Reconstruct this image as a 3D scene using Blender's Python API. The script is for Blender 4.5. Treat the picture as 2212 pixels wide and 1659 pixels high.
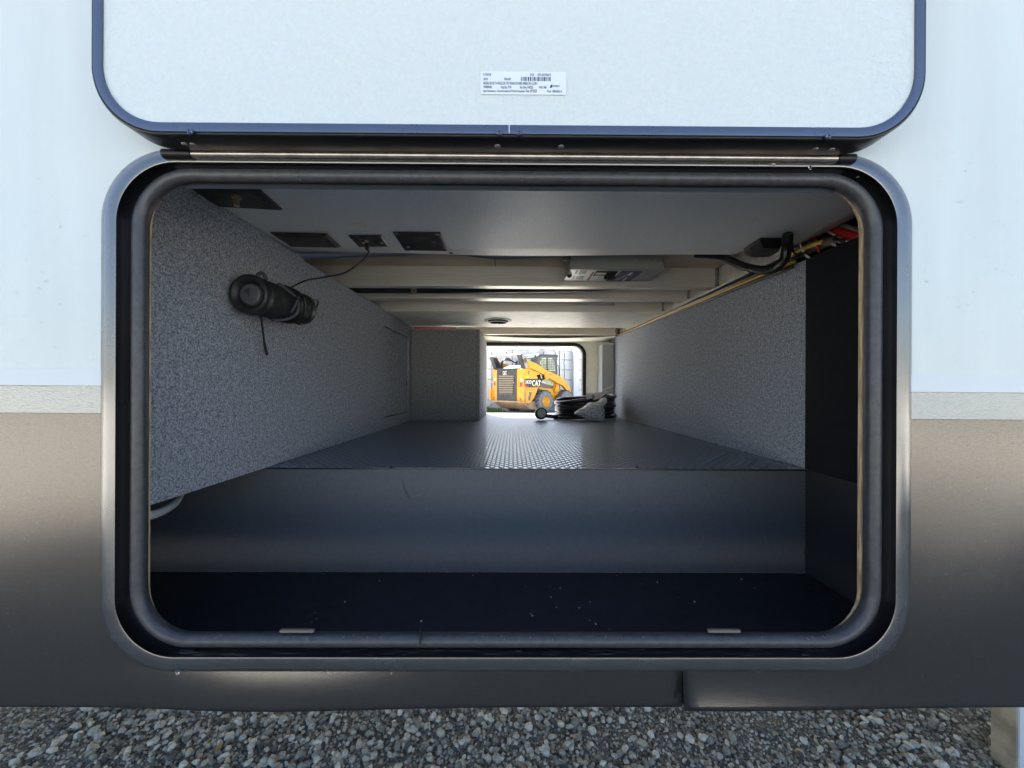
import bpy, bmesh, math, random
import numpy as np
from mathutils import Vector, Matrix, Euler

R = math.radians
sc = bpy.context.scene
for o in list(bpy.data.objects):
    bpy.data.objects.remove(o)
random.seed(7)
rng = np.random.default_rng(11)

# ---------------------------------------------------------------- camera
H = 0.90                      # lens height above the ground
CAMY = -0.48                  # distance of the lens from the side wall (wall plane is y = 0)
cam_d = bpy.data.cameras.new('camera')
cam = bpy.data.objects.new('camera', cam_d)
sc.collection.objects.link(cam)
cam_d.sensor_width = 36.0
cam_d.sensor_fit = 'HORIZONTAL'
FPX = 829.5                   # focal length for a 2212 pixel wide picture
cam_d.lens = 36.0 * FPX / 2212.0
cam_d.shift_x = -0.00235
cam_d.shift_y = 0.00384
cam_d.clip_start = 0.02
cam_d.clip_end = 3000
cam.location = (0, CAMY, H)
YAW, ROLL = R(-0.29), R(0.25)
cam_m = Matrix.Rotation(YAW, 4, 'Z') @ Matrix.Rotation(R(90), 4, 'X') @ Matrix.Rotation(ROLL, 4, 'Z')
cam.rotation_euler = cam_m.to_euler()
sc.camera = cam

# ---------------------------------------------------------------- world, sun, exposure
SUN = Vector((-0.45, 1.0, 1.25)).normalized()     # towards the sun
w = bpy.data.worlds.new('World')
sc.world = w
w.use_nodes = True
nt = w.node_tree
nt.nodes.clear()
sky = nt.nodes.new('ShaderNodeTexSky')
sky.sky_type = 'NISHITA'
sky.sun_disc = False
sky.sun_elevation = math.asin(SUN.z)
sky.sun_rotation = math.atan2(SUN.x, SUN.y)
sky.dust_density = 2.0
bg = nt.nodes.new('ShaderNodeBackground')
bg.inputs['Strength'].default_value = 0.06
wo = nt.nodes.new('ShaderNodeOutputWorld')
nt.links.new(sky.outputs[0], bg.inputs['Color'])
nt.links.new(bg.outputs[0], wo.inputs['Surface'])
sd = bpy.data.lights.new('sun', 'SUN')
sd.energy = 5.0
sd.angle = R(0.5)
sd.color = (1.0, 0.95, 0.87)
so = bpy.data.objects.new('sun', sd)
sc.collection.objects.link(so)
so.rotation_euler = SUN.to_track_quat('Z', 'Y').to_euler()
sc.view_settings.view_transform = 'Standard'
sc.view_settings.look = 'None'
sc.view_settings.exposure = 2.88
sc.view_settings.gamma = 1.0
sc.view_settings.use_curve_mapping = False
sc.cycles.max_bounces = 14
sc.cycles.diffuse_bounces = 9
sc.cycles.glossy_bounces = 5
sc.cycles.transparent_max_bounces = 8

# ---------------------------------------------------------------- pixel helpers (2212 px wide picture)
CX = 1106 + 0.00235 * 2212
CY = 829.5 + 0.00384 * 2212
C0 = Vector(cam.location)
cam_r = cam_m.to_3x3()
def ray(px, py):
    return (cam_r @ Vector(((px - CX) / FPX, -(py - CY) / FPX, -1.0))).normalized()
def PP(px, py, p0, n):
    d = ray(px, py)
    t = (Vector(p0) - C0).dot(n) / d.dot(n)
    return C0 + d * t
def PY(px, py, y): return PP(px, py, Vector((0, y, 0)), Vector((0, 1, 0)))
def PZ(px, py, z): return PP(px, py, Vector((0, 0, z)), Vector((0, 0, 1)))
def PX(px, py, x): return PP(px, py, Vector((x, 0, 0)), Vector((1, 0, 0)))

# ---------------------------------------------------------------- materials
def mat(name, col, rough=0.5, metal=0.0, noise=0.0, nscale=50.0, bump=0.0, bscale=None, bdist=0.001,
        spec=0.5, coat=0.0, aniso=None, col2=None, wave=None, rnoise=0.0, emis=None, trans=0.0, alpha=1.0):
    m = bpy.data.materials.new(name)
    m.use_nodes = True
    t = m.node_tree
    b = t.nodes['Principled BSDF']
    b.inputs['Base Color'].default_value = (*col, 1)
    b.inputs['Roughness'].default_value = rough
    b.inputs['Metallic'].default_value = metal
    b.inputs['Specular IOR Level'].default_value = spec
    b.inputs['Coat Weight'].default_value = coat
    b.inputs['Transmission Weight'].default_value = trans
    b.inputs['Alpha'].default_value = alpha
    tc = t.nodes.new('ShaderNodeTexCoord')
    mp = t.nodes.new('ShaderNodeMapping')
    t.links.new(tc.outputs['Object'], mp.inputs[0])
    if aniso: mp.inputs['Scale'].default_value = aniso
    if noise > 0:
        n = t.nodes.new('ShaderNodeTexNoise')
        n.inputs['Scale'].default_value = nscale
        n.inputs['Detail'].default_value = 5
        t.links.new(mp.outputs[0], n.inputs['Vector'])
        r = t.nodes.new('ShaderNodeValToRGB')
        c2 = col2 or tuple(min(1, c * (1 + noise)) for c in col)
        c1 = col if col2 else tuple(c * (1 - noise) for c in col)
        r.color_ramp.elements[0].position = 0.36
        r.color_ramp.elements[1].position = 0.64
        r.color_ramp.elements[0].color = (*c1, 1)
        r.color_ramp.elements[1].color = (*c2, 1)
        t.links.new(n.outputs['Fac'], r.inputs[0])
        t.links.new(r.outputs[0], b.inputs['Base Color'])
    if rnoise > 0:
        n3 = t.nodes.new('ShaderNodeTexNoise')
        n3.inputs['Scale'].default_value = nscale * 0.3
        n3.inputs['Detail'].default_value = 6
        t.links.new(mp.outputs[0], n3.inputs['Vector'])
        mr = t.nodes.new('ShaderNodeMapRange')
        mr.inputs['From Min'].default_value = 0.3
        mr.inputs['From Max'].default_value = 0.7
        mr.inputs['To Min'].default_value = max(0, rough - rnoise)
        mr.inputs['To Max'].default_value = min(1, rough + rnoise)
        t.links.new(n3.outputs['Fac'], mr.inputs[0])
        t.links.new(mr.outputs[0], b.inputs['Roughness'])
    last = None
    if bump > 0:
        n2 = t.nodes.new('ShaderNodeTexNoise')
        n2.inputs['Scale'].default_value = bscale or nscale
        n2.inputs['Detail'].default_value = 3
        t.links.new(mp.outputs[0], n2.inputs['Vector'])
        bp = t.nodes.new('ShaderNodeBump')
        bp.inputs['Strength'].default_value = bump
        bp.inputs['Distance'].default_value = bdist
        t.links.new(n2.outputs['Fac'], bp.inputs['Height'])
        last = bp
    if wave:
        n4 = t.nodes.new('ShaderNodeTexNoise')
        n4.inputs['Scale'].default_value = wave[0]
        n4.inputs['Detail'].default_value = 1
        mp2 = t.nodes.new('ShaderNodeMapping')
        t.links.new(tc.outputs['Object'], mp2.inputs[0])
        if len(wave) > 2: mp2.inputs['Scale'].default_value = wave[2]
        t.links.new(mp2.outputs[0], n4.inputs['Vector'])
        bq = t.nodes.new('ShaderNodeBump')
        bq.inputs['Strength'].default_value = 1.0
        bq.inputs['Distance'].default_value = wave[1]
        t.links.new(n4.outputs['Fac'], bq.inputs['Height'])
        if last: t.links.new(last.outputs[0], bq.inputs['Normal'])
        last = bq
    if last: t.links.new(last.outputs[0], b.inputs['Normal'])
    return m

M = {}
M['white_wall'] = mat('white_gelcoat', (0.535, 0.58, 0.575), 0.32, noise=0.03, nscale=9, aniso=(2.5, 1, 0.3), bump=0.12, bscale=220, bdist=0.0004, wave=(5, 0.004))
M['white_trim'] = mat('white_vinyl_trim', (0.53, 0.575, 0.61), 0.35, bump=0.1, bscale=300, bdist=0.0003)
M['pebble'] = mat('white_pebble_board', (0.535, 0.58, 0.58), 0.38, bump=1.0, bscale=135, bdist=0.0022, noise=0.02, nscale=150)
M['skirt'] = mat('pewter_skirt_metal', (0.122, 0.117, 0.112), 0.20, metal=0.9, bump=0.2, bscale=800, bdist=0.0006, aniso=(0.45, 1, 1.2), wave=(2.6, 0.016), noise=0.07, nscale=420)
M['silver_band'] = mat('silver_textured_band', (0.28, 0.29, 0.29), 0.32, metal=0.85, bump=0.75, bscale=420, bdist=0.0008, aniso=(0.6, 1, 1.3), wave=(3.0, 0.012))
M['flange'] = mat('satin_black_anodised_frame', (0.18, 0.18, 0.185), 0.24, metal=0.85, bump=0.15, bscale=500, bdist=0.0002, rnoise=0.06, nscale=60)
M['door_trim'] = mat('satin_black_door_trim', (0.12, 0.14, 0.185), 0.30, metal=0.75, bump=0.1, bscale=500, bdist=0.0002, rnoise=0.06, nscale=50)
M['black_metal'] = mat('black_painted_metal', (0.007, 0.007, 0.009), 0.33, spec=0.28, metal=0.0, bump=0.1, bscale=300, bdist=0.0003, rnoise=0.1, nscale=30)
M['hinge'] = mat('worn_black_hinge', (0.32, 0.29, 0.27), 0.25, metal=0.9, bump=0.1, bscale=200, bdist=0.0003, noise=0.15, nscale=80)
M['rubber'] = mat('dark_grey_rubber', (0.040, 0.041, 0.047), 0.40, bump=0.4, bscale=300, bdist=0.0006, noise=0.22, nscale=120, spec=0.45)
M['rivet'] = mat('grey_rivet', (0.16, 0.15, 0.15), 0.45, metal=0.4)
M['ink'] = mat('label_ink', (0.03, 0.03, 0.10), 0.6)
M['sticker'] = mat('glossy_label_paper', (0.62, 0.67, 0.70), 0.30)
M['ply'] = mat('raw_plywood_edge', (0.50, 0.37, 0.22), 0.8, noise=0.35, nscale=300, aniso=(1, 1, 0.1), bump=0.5, bscale=400)
M['wood'] = mat('pale_subfloor_wood', (0.60, 0.50, 0.36), 0.7, noise=0.22, nscale=9, aniso=(0.35, 1, 1), bump=0.2, bscale=90, bdist=0.0005)
M['liner'] = mat('blue_grey_liner_film', (0.20, 0.22, 0.30), 0.3, wave=(8, 0.01))
M['alu'] = mat('brushed_aluminium', (0.74, 0.71, 0.65), 0.36, metal=0.55, noise=0.08, nscale=260, aniso=(0.02, 1, 1), bump=0.25, bscale=300, bdist=0.0003, rnoise=0.1)
M['alu_rail'] = mat('aluminium_rail', (0.70, 0.68, 0.64), 0.42, metal=0.5, noise=0.10, nscale=30, bump=0.2, bscale=200, bdist=0.0003)
M['weld'] = mat('weld_bead', (0.30, 0.28, 0.26), 0.35, metal=0.9, bump=1.0, bscale=260, bdist=0.002)
M['ceil'] = mat('linen_grey_board', (0.86, 0.85, 0.83), 0.40, noise=0.04, nscale=500, aniso=(1, 0.12, 1), bump=0.5, bscale=420, bdist=0.0006, wave=(3, 0.012))
M['ceil2'] = mat('cream_grained_board', (0.76, 0.73, 0.66), 0.45, noise=0.20, nscale=140, aniso=(0.10, 1, 1), bump=0.3, bscale=200, bdist=0.0005)
M['cream'] = mat('cream_wall_board', (0.74, 0.70, 0.58), 0.5, noise=0.05, nscale=40, bump=0.2, bscale=200, bdist=0.0004)
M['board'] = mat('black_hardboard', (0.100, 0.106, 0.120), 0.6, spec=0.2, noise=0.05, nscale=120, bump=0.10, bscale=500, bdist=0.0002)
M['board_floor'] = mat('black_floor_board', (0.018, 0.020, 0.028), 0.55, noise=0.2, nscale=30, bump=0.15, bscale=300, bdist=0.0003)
M['board_side'] = mat('matte_black_side_board', (0.007, 0.009, 0.013), 0.7, spec=0.15, noise=0.15, nscale=60, bump=0.2, bscale=300, bdist=0.0004)
M['tread'] = mat('grey_rubber_tread', (0.16, 0.18, 0.20), 0.14, spec=1.0)
M['plastic'] = mat('black_plastic', (0.011, 0.011, 0.012), 0.38, bump=0.1, bscale=300, bdist=0.0002, rnoise=0.08, nscale=90)
M['plastic_dusty'] = mat('dusty_black_plastic', (0.012, 0.012, 0.013), 0.45, noise=1.0, nscale=38, col2=(0.055, 0.05, 0.045))
M['brass'] = mat('brass_fitting', (0.62, 0.50, 0.32), 0.28, metal=1.0)
M['steel'] = mat('steel_screw', (0.45, 0.43, 0.40), 0.35, metal=1.0)
M['green_label'] = mat('pale_green_print', (0.20, 0.32, 0.28), 0.5)
M['grey_box'] = mat('grey_enamel', (0.25, 0.265, 0.25), 0.42, bump=0.1, bscale=400, bdist=0.0002, rnoise=0.05, nscale=20)
M['foil'] = mat('silver_foil_label', (0.60, 0.60, 0.58), 0.35, metal=0.5)
M['red'] = mat('red_print', (0.35, 0.02, 0.03), 0.5)
M['blue'] = mat('dark_blue_print', (0.035, 0.035, 0.12), 0.45)
M['white'] = mat('white_print', (0.75, 0.75, 0.70), 0.5)
M['fabric'] = mat('speaker_mesh_fabric', (0.010, 0.011, 0.014), 0.75, bump=0.8, bscale=900, bdist=0.0008, aniso=(1, 0.5, 1))
M['speaker_rubber'] = mat('speaker_rubber', (0.016, 0.018, 0.021), 0.48)
M['radiator'] = mat('grey_speaker_cap', (0.085, 0.088, 0.10), 0.42)
M['radiator_mark'] = mat('dark_speaker_mark', (0.035, 0.04, 0.045), 0.5)
M['cable'] = mat('black_cable_sheath', (0.010, 0.010, 0.012), 0.28)
M['cord_grey'] = mat('grey_woven_cord', (0.06, 0.065, 0.08), 0.8, bump=1.0, bscale=700, bdist=0.001)
M['hose'] = mat('white_braided_hose', (0.62, 0.64, 0.66), 0.35, noise=0.25, nscale=330, bump=0.6, bscale=330, bdist=0.001)
M['yellow_wire'] = mat('yellow_wire', (0.62, 0.40, 0.04), 0.45)
M['red_wire'] = mat('red_wire', (0.45, 0.02, 0.02), 0.45)
M['white_wire'] = mat('white_wire', (0.70, 0.70, 0.68), 0.4)
M['grey_wire'] = mat('grey_wire', (0.22, 0.22, 0.21), 0.5)
M['brown_wire'] = mat('brown_loom', (0.09, 0.07, 0.05), 0.5)
M['dark_void'] = mat('dark_underfloor', (0.02, 0.017, 0.018), 0.7)
M['vinyl_column'] = mat('grey_vinyl_cover', (0.36, 0.38, 0.38), 0.35, wave=(14, 0.01))
M['paper'] = mat('paper_tag', (0.62, 0.58, 0.58), 0.6)
M['plug_face'] = mat('translucent_plug_face', (0.42, 0.50, 0.46), 0.25)
M['dirty_wood'] = mat('stained_beige_post', (0.36, 0.32, 0.25), 0.7, noise=0.35, nscale=14, bump=0.3, bscale=60, bdist=0.001)
M['post_white'] = mat('white_painted_post', (0.72, 0.75, 0.78), 0.5, bump=0.2, bscale=120, bdist=0.0006)
M['yellow'] = mat('loader_yellow_paint', (0.66, 0.30, 0.012), 0.38, noise=0.08, nscale=6)
M['loader_black'] = mat('loader_black_paint', (0.022, 0.024, 0.03), 0.35, noise=0.5, nscale=5)
M['tan_reflection_slat'] = mat('tan_reflection_slat', (0.26, 0.20, 0.14), 0.6)  # tan base colour stands for a reflection on the grille slats
M['loader_grey'] = mat('loader_grey_steel', (0.13, 0.115, 0.10), 0.5)
M['cab_frame'] = mat('cab_frame_paint', (0.05, 0.052, 0.065), 0.4)
M['cab_inner'] = mat('cab_brown_panel', (0.13, 0.11, 0.09), 0.5)
M['cab_glass'] = mat('pale_cab_glass', (0.45, 0.52, 0.42), 0.08, noise=0.25, nscale=6)
M['teal_glass'] = mat('teal_cab_glass', (0.22, 0.48, 0.48), 0.08)
M['cream_roof'] = mat('cream_cab_roof', (0.62, 0.60, 0.54), 0.5)
M['tyre'] = mat('dusty_tyre', (0.10, 0.09, 0.085), 0.8, noise=0.5, nscale=12)
M['tyre_wall'] = mat('grey_tyre_wall', (0.17, 0.18, 0.19), 0.75, noise=0.2, nscale=10)
M['tan_mud'] = mat('muddy_belly_plate', (0.36, 0.24, 0.15), 0.8, noise=0.25, nscale=5)
M['red_lamp'] = mat('red_lamp', (0.55, 0.02, 0.03), 0.3)
M['container'] = mat('pale_container_paint', (0.62, 0.64, 0.66), 0.5, noise=0.06, nscale=3)
M['container_rod'] = mat('container_rod', (0.40, 0.41, 0.43), 0.5)
M['grass'] = mat('green_grass', (0.07, 0.11, 0.03), 0.8, noise=0.4, nscale=8)

def carpet_mat(name, c1, c2):
    m = mat(name, c1, 0.95, spec=0.1)
    t = m.node_tree; b = t.nodes['Principled BSDF']
    tc = t.nodes.new('ShaderNodeTexCoord')
    n = t.nodes.new('ShaderNodeTexNoise'); n.inputs['Scale'].default_value = 270; n.inputs['Detail'].default_value = 4.0
    n.inputs['Roughness'].default_value = 0.78
    t.links.new(tc.outputs['Object'], n.inputs['Vector'])
    nb = t.nodes.new('ShaderNodeTexNoise'); nb.inputs['Scale'].default_value = 14; nb.inputs['Detail'].default_value = 3
    t.links.new(tc.outputs['Object'], nb.inputs['Vector'])
    mx = t.nodes.new('ShaderNodeMath'); mx.operation = 'MULTIPLY_ADD'
    mx.inputs[1].default_value = 0.22
    nb.inputs['Scale'].default_value = 95
    t.links.new(nb.outputs['Fac'], mx.inputs[0])
    ad = t.nodes.new('ShaderNodeMath'); ad.operation = 'ADD'; ad.inputs[1].default_value = -0.11
    t.links.new(n.outputs['Fac'], ad.inputs[0]); t.links.new(ad.outputs[0], mx.inputs[2])
    r = t.nodes.new('ShaderNodeValToRGB')
    r.color_ramp.elements[0].position = 0.38; r.color_ramp.elements[1].position = 0.66
    r.color_ramp.elements[0].color = (*c1, 1); r.color_ramp.elements[1].color = (*c2, 1)
    t.links.new(mx.outputs[0], r.inputs[0]); t.links.new(r.outputs[0], b.inputs['Base Color'])
    bp = t.nodes.new('ShaderNodeBump'); bp.inputs['Strength'].default_value = 0.8; bp.inputs['Distance'].default_value = 0.002
    t.links.new(n.outputs['Fac'], bp.inputs['Height']); t.links.new(bp.outputs[0], b.inputs['Normal'])
    return m
M['carpet'] = carpet_mat('grey_flecked_carpet', (0.12, 0.132, 0.16), (0.58, 0.62, 0.70))
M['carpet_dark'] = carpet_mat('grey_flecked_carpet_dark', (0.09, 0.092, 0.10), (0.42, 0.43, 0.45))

# ---------------------------------------------------------------- object helpers
WLOC = {}
def tag(o, label=None, cat=None, group=None, kind=None):
    if label: o['label'] = label
    if cat: o['category'] = cat
    if group: o['group'] = group
    if kind: o['kind'] = kind
    return o
def thing(name, loc, label, cat, group=None, kind=None):
    o = bpy.data.objects.new(name, None)
    o.empty_display_size = 0.05
    sc.collection.objects.link(o)
    o.location = loc
    WLOC[o.name] = Vector(loc)
    return tag(o, label, cat, group, kind)
def obj(name, verts, faces, material, parent=None, smooth=False, mats=None, fm=None, org=None):
    v = np.array([tuple(p) for p in verts], dtype=float)
    c = Vector(org) if org else Vector(((v[:, 0].min() + v[:, 0].max()) / 2, (v[:, 1].min() + v[:, 1].max()) / 2, v[:, 2].min()))
    me = bpy.data.meshes.new(name)
    me.from_pydata([tuple(p) for p in (v - np.array(c))], [], [tuple(f) for f in faces])
    for mm in (mats or [material]): me.materials.append(mm)
    if fm:
        for p, i in zip(me.polygons, fm): p.material_index = i
    if smooth:
        for p in me.polygons: p.use_smooth = True
    me.update()
    o = bpy.data.objects.new(name, me)
    sc.collection.objects.link(o)
    if parent:
        o.parent = parent
        o.location = c - WLOC[parent.name]
    else:
        o.location = c
    WLOC[o.name] = c
    return o

class MB:
    """collects shapes for one mesh"""
    def __init__(s): s.v = []; s.f = []; s.m = []
    def add(s, v, f, mi=0):
        k = len(s.v); s.v += [Vector(p) for p in v]; s.f += [tuple(i + k for i in q) for q in f]; s.m += [mi] * len(f); return s
    def box(s, lo, hi, mi=0, bev=0.0):
        x0, y0, z0 = lo; x1, y1, z1 = hi
        if x0 > x1: x0, x1 = x1, x0
        if y0 > y1: y0, y1 = y1, y0
        if z0 > z1: z0, z1 = z1, z0
        if bev <= 0:
            v = [(x0,y0,z0),(x1,y0,z0),(x1,y1,z0),(x0,y1,z0),(x0,y0,z1),(x1,y0,z1),(x1,y1,z1),(x0,y1,z1)]
            f = [(3,2,1,0),(4,5,6,7),(0,1,5,4),(1,2,6,5),(2,3,7,6),(3,0,4,7)]
            return s.add(v, f, mi)
        bm = bmesh.new()
        bmesh.ops.create_cube(bm, size=1)
        for p in bm.verts:
            p.co = Vector(((x0+x1)/2 + p.co.x*(x1-x0), (y0+y1)/2 + p.co.y*(y1-y0), (z0+z1)/2 + p.co.z*(z1-z0)))
        bmesh.ops.bevel(bm, geom=bm.edges[:], offset=bev, segments=2, affect='EDGES')
        bm.verts.ensure_lookup_table()
        for i, p in enumerate(bm.verts): p.index = i
        v = [p.co.copy() for p in bm.verts]; f = [tuple(q.index for q in fc.verts) for fc in bm.faces]
        bm.free()
        return s.add(v, f, mi)
    def prism(s, pts, ext, mi=0):
        pts = [Vector(p) for p in pts]; ext = Vector(ext); n = len(pts)
        nrm = Vector((0, 0, 0))
        for i in range(n): nrm += pts[i].cross(pts[(i + 1) % n])
        if nrm.dot(ext) > 0: pts = pts[::-1]
        v = pts + [p + ext for p in pts]
        f = [tuple(range(n)), tuple(range(2 * n - 1, n - 1, -1))]
        f += [((i + 1) % n, i, i + n, (i + 1) % n + n) for i in range(n)]
        return s.add(v, f, mi)
    def tube(s, pts, r, n=10, mi=0, closed=False, caps=True, smooth=0, rz=None):
        pts = [Vector(p) for p in pts]
        if smooth: pts = catmull(pts, smooth, closed)
        m = len(pts); rings = []
        rr = r if isinstance(r, (list, tuple)) else [r] * m
        if len(rr) != m: rr = list(np.interp(np.linspace(0, 1, m), np.linspace(0, 1, len(rr)), rr))
        up = None
        for i in range(m):
            a = pts[(i - 1) % m] if (closed or i > 0) else pts[0]
            b = pts[(i + 1) % m] if (closed or i < m - 1) else pts[-1]
            t = (b - a).normalized()
            if up is None:
                up = t.orthogonal().normalized()
            up = (up - t * up.dot(t)).normalized()
            sd_ = t.cross(up)
            rings.append([pts[i] + (up * math.cos(2*math.pi*k/n) + sd_ * math.sin(2*math.pi*k/n)) * rr[i] for k in range(n)])
        v = [p for q in rings for p in q]; f = []
        for i in range(m if closed else m - 1):
            j = (i + 1) % m
            for k in range(n):
                l = (k + 1) % n
                f.append((i*n + k, i*n + l, j*n + l, j*n + k))
        if caps and not closed:
            f.append(tuple(range(n - 1, -1, -1))); f.append(tuple((m-1)*n + k for k in range(n)))
        return s.add(v, f, mi)
    def lathe(s, c, ax, prof, n=32, mi=0):
        """prof: (distance along axis, radius)"""
        c = Vector(c); ax = Vector(ax).normalized(); u = ax.orthogonal().normalized(); w_ = ax.cross(u)
        v = []; f = []
        for (h, r_) in prof:
            for k in range(n):
                a = 2 * math.pi * k / n
                v.append(c + ax * h + (u * math.cos(a) + w_ * math.sin(a)) * r_)
        for i in range(len(prof) - 1):
            for k in range(n):
                l = (k + 1) % n
                f.append((i*n + k, i*n + l, (i+1)*n + l, (i+1)*n + k))
        return s.add(v, f, mi)
    def build(s, name, material, parent=None, smooth=False, mats=None, org=None, auto=None):
        o = obj(name, s.v, s.f, material, parent, smooth or auto is not None, mats, s.m if mats else None, org)
        if auto is not None:
            bm = bmesh.new(); bm.from_mesh(o.data)
            for e in bm.edges:
                if len(e.link_faces) == 2 and e.calc_face_angle(0) > auto: e.smooth = False
            bm.to_mesh(o.data); bm.free()
        return o

def catmull(P, k, closed=False):
    out = []; n = len(P)
    segs = n if closed else n - 1
    for i in range(segs):
        p0 = P[(i-1) % n] if (closed or i > 0) else P[0] * 2 - P[1]
        p1 = P[i]; p2 = P[(i+1) % n]
        p3 = P[(i+2) % n] if (closed or i < n - 2) else P[-1] * 2 - P[-2]
        for j in range(k):
            t = j / k
            out.append(0.5 * ((2*p1) + (p2 - p0)*t + (2*p0 - 5*p1 + 4*p2 - p3)*t*t + (3*p1 - p0 - 3*p2 + p3)*t**3))
    if not closed: out.append(P[-1])
    return out

def rrect(x0, x1, z0, z1, r, n=10, y=0.0):
    pts = []
    for (cx, cz, a0) in ((x1 - r, z1 - r, 0), (x0 + r, z1 - r, 90), (x0 + r, z0 + r, 180), (x1 - r, z0 + r, 270)):
        for i in range(n + 1):
            a = R(a0 + 90 * i / n)
            pts.append(Vector((cx + r * math.cos(a), y, cz + r * math.sin(a))))
    return pts
MIDX, MIDY = 1107, 885
def wrect(x0, x1, yt, yb, y):
    """picture rectangle -> world rectangle on the plane y"""
    return (PY(x0, MIDY, y).x, PY(x1, MIDY, y).x, PY(MIDX, yb, y).z, PY(MIDX, yt, y).z)
def ring(x0, x1, yt, yb, r, y, n=10):
    a = wrect(x0, x1, yt, yb, y)
    return rrect(a[0], a[1], a[2], a[3], r * (y - CAMY) / FPX, n, y)
def loft(rings, closed=False, flip=False):
    v = []; f = []; n = len(rings[0])
    for q in rings: v += q
    m = len(rings)
    for i in range(m if closed else m - 1):
        j = (i + 1) % m
        for k in range(n):
            l = (k + 1) % n
            q = (i*n + k, i*n + l, j*n + l, j*n + k)
            f.append(q[::-1] if flip else q)
    return v, f

_font_cache = {}
def text_polys(s, size=1.0, bold=False, sx=1.0):
    key = (s, bold)
    if key not in _font_cache:
        cu = bpy.data.curves.new('t', 'FONT'); cu.body = s; cu.size = 1.0; cu.resolution_u = 2
        if bold: cu.offset = 0.02
        ob = bpy.data.objects.new('t', cu); sc.collection.objects.link(ob)
        dg = bpy.context.evaluated_depsgraph_get()
        me = bpy.data.meshes.new_from_object(ob.evaluated_get(dg))
        _font_cache[key] = ([tuple(p.co) for p in me.vertices], [tuple(p.vertices) for p in me.polygons])
        bpy.data.objects.remove(ob); bpy.data.curves.remove(cu); bpy.data.meshes.remove(me)
    v, f = _font_cache[key]
    return [(x * size * sx, y * size) for x, y, z in v], f
def text_on(mb, s, org, u, v_, height, width=None, mi=0, bold=False):
    pv, pf = text_polys(s, 1.0, bold)
    if not pv: return
    xs = [p[0] for p in pv]; ys = [p[1] for p in pv]
    hs = height / 0.70
    ws = hs if width is None else width / (max(xs) - min(xs))
    org = Vector(org); u = Vector(u); v_ = Vector(v_)
    mb.add([org + u * ((p[0] - min(xs)) * ws) + v_ * (p[1] * hs) for p in pv], pf, mi)

# ================================================================ SETTING: ground
def ground_material():
    m = bpy.data.materials.new('grey_beige_dirt'); m.use_nodes = True
    t = m.node_tree; b = t.nodes['Principled BSDF']; b.inputs['Roughness'].default_value = 0.95
    tc = t.nodes.new('ShaderNodeTexCoord')
    n = t.nodes.new('ShaderNodeTexNoise'); n.inputs['Scale'].default_value = 2.2; n.inputs['Detail'].default_value = 10
    n2 = t.nodes.new('ShaderNodeTexVoronoi'); n2.inputs['Scale'].default_value = 26
    for q in (n, n2): t.links.new(tc.outputs['Object'], q.inputs['Vector'])
    r = t.nodes.new('ShaderNodeValToRGB')
    r.color_ramp.elements[0].position = 0.3; r.color_ramp.elements[1].position = 0.7
    r.color_ramp.elements[0].color = (0.46, 0.44, 0.39, 1); r.color_ramp.elements[1].color = (0.66, 0.63, 0.56, 1)
    t.links.new(n.outputs['Fac'], r.inputs[0])
    mx = t.nodes.new('ShaderNodeMix'); mx.data_type = 'RGBA'; mx.blend_type = 'MULTIPLY'; mx.inputs[0].default_value = 0.45
    t.links.new(r.outputs[0], mx.inputs[6]); t.links.new(n2.outputs['Color'], mx.inputs[7])
    t.links.new(mx.outputs[2], b.inputs['Base Color'])
    bp = t.nodes.new('ShaderNodeBump'); bp.inputs['Distance'].default_value = 0.02
    t.links.new(n2.outputs['Distance'], bp.inputs['Height']); t.links.new(bp.outputs[0], b.inputs['Normal'])
    return m
def grit_material():
    m = bpy.data.materials.new('fine_grey_grit'); m.use_nodes = True
    t = m.node_tree; b = t.nodes['Principled BSDF']; b.inputs['Roughness'].default_value = 0.9
    tc = t.nodes.new('ShaderNodeTexCoord')
    n2 = t.nodes.new('ShaderNodeTexVoronoi'); n2.inputs['Scale'].default_value = 240
    n = t.nodes.new('ShaderNodeTexNoise'); n.inputs['Scale'].default_value = 300
    for q in (n, n2): t.links.new(tc.outputs['Object'], q.inputs['Vector'])
    r = t.nodes.new('ShaderNodeValToRGB')
    r.color_ramp.elements[0].color = (0.07, 0.068, 0.062, 1); r.color_ramp.elements[1].color = (0.50, 0.48, 0.43, 1)
    t.links.new(n2.outputs['Color'], r.inputs[0]); t.links.new(r.outputs[0], b.inputs['Base Color'])
    bp = t.nodes.new('ShaderNodeBump'); bp.inputs['Distance'].default_value = 0.003
    t.links.new(n2.outputs['Distance'], bp.inputs['Height']); t.links.new(bp.outputs[0], b.inputs['Normal'])
    return m
M['dirt'] = ground_material(); M['grit'] = grit_material()
g = obj('ground', [(-600,-600,0),(600,-600,0),(600,600,0),(-600,600,0)], [(0,1,2,3)], M['dirt'])
tag(g, 'pale dirt yard stretching beyond the trailer', kind='structure')
g2 = obj('gravel_bed', [(-4,-2.5,0.004),(4,-2.5,0.004),(4,3.2,0.004),(-4,3.2,0.004)], [(0,1,2,3)], M['grit'])
tag(g2, 'bed of fine grey grit under the trailer', kind='structure')

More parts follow.
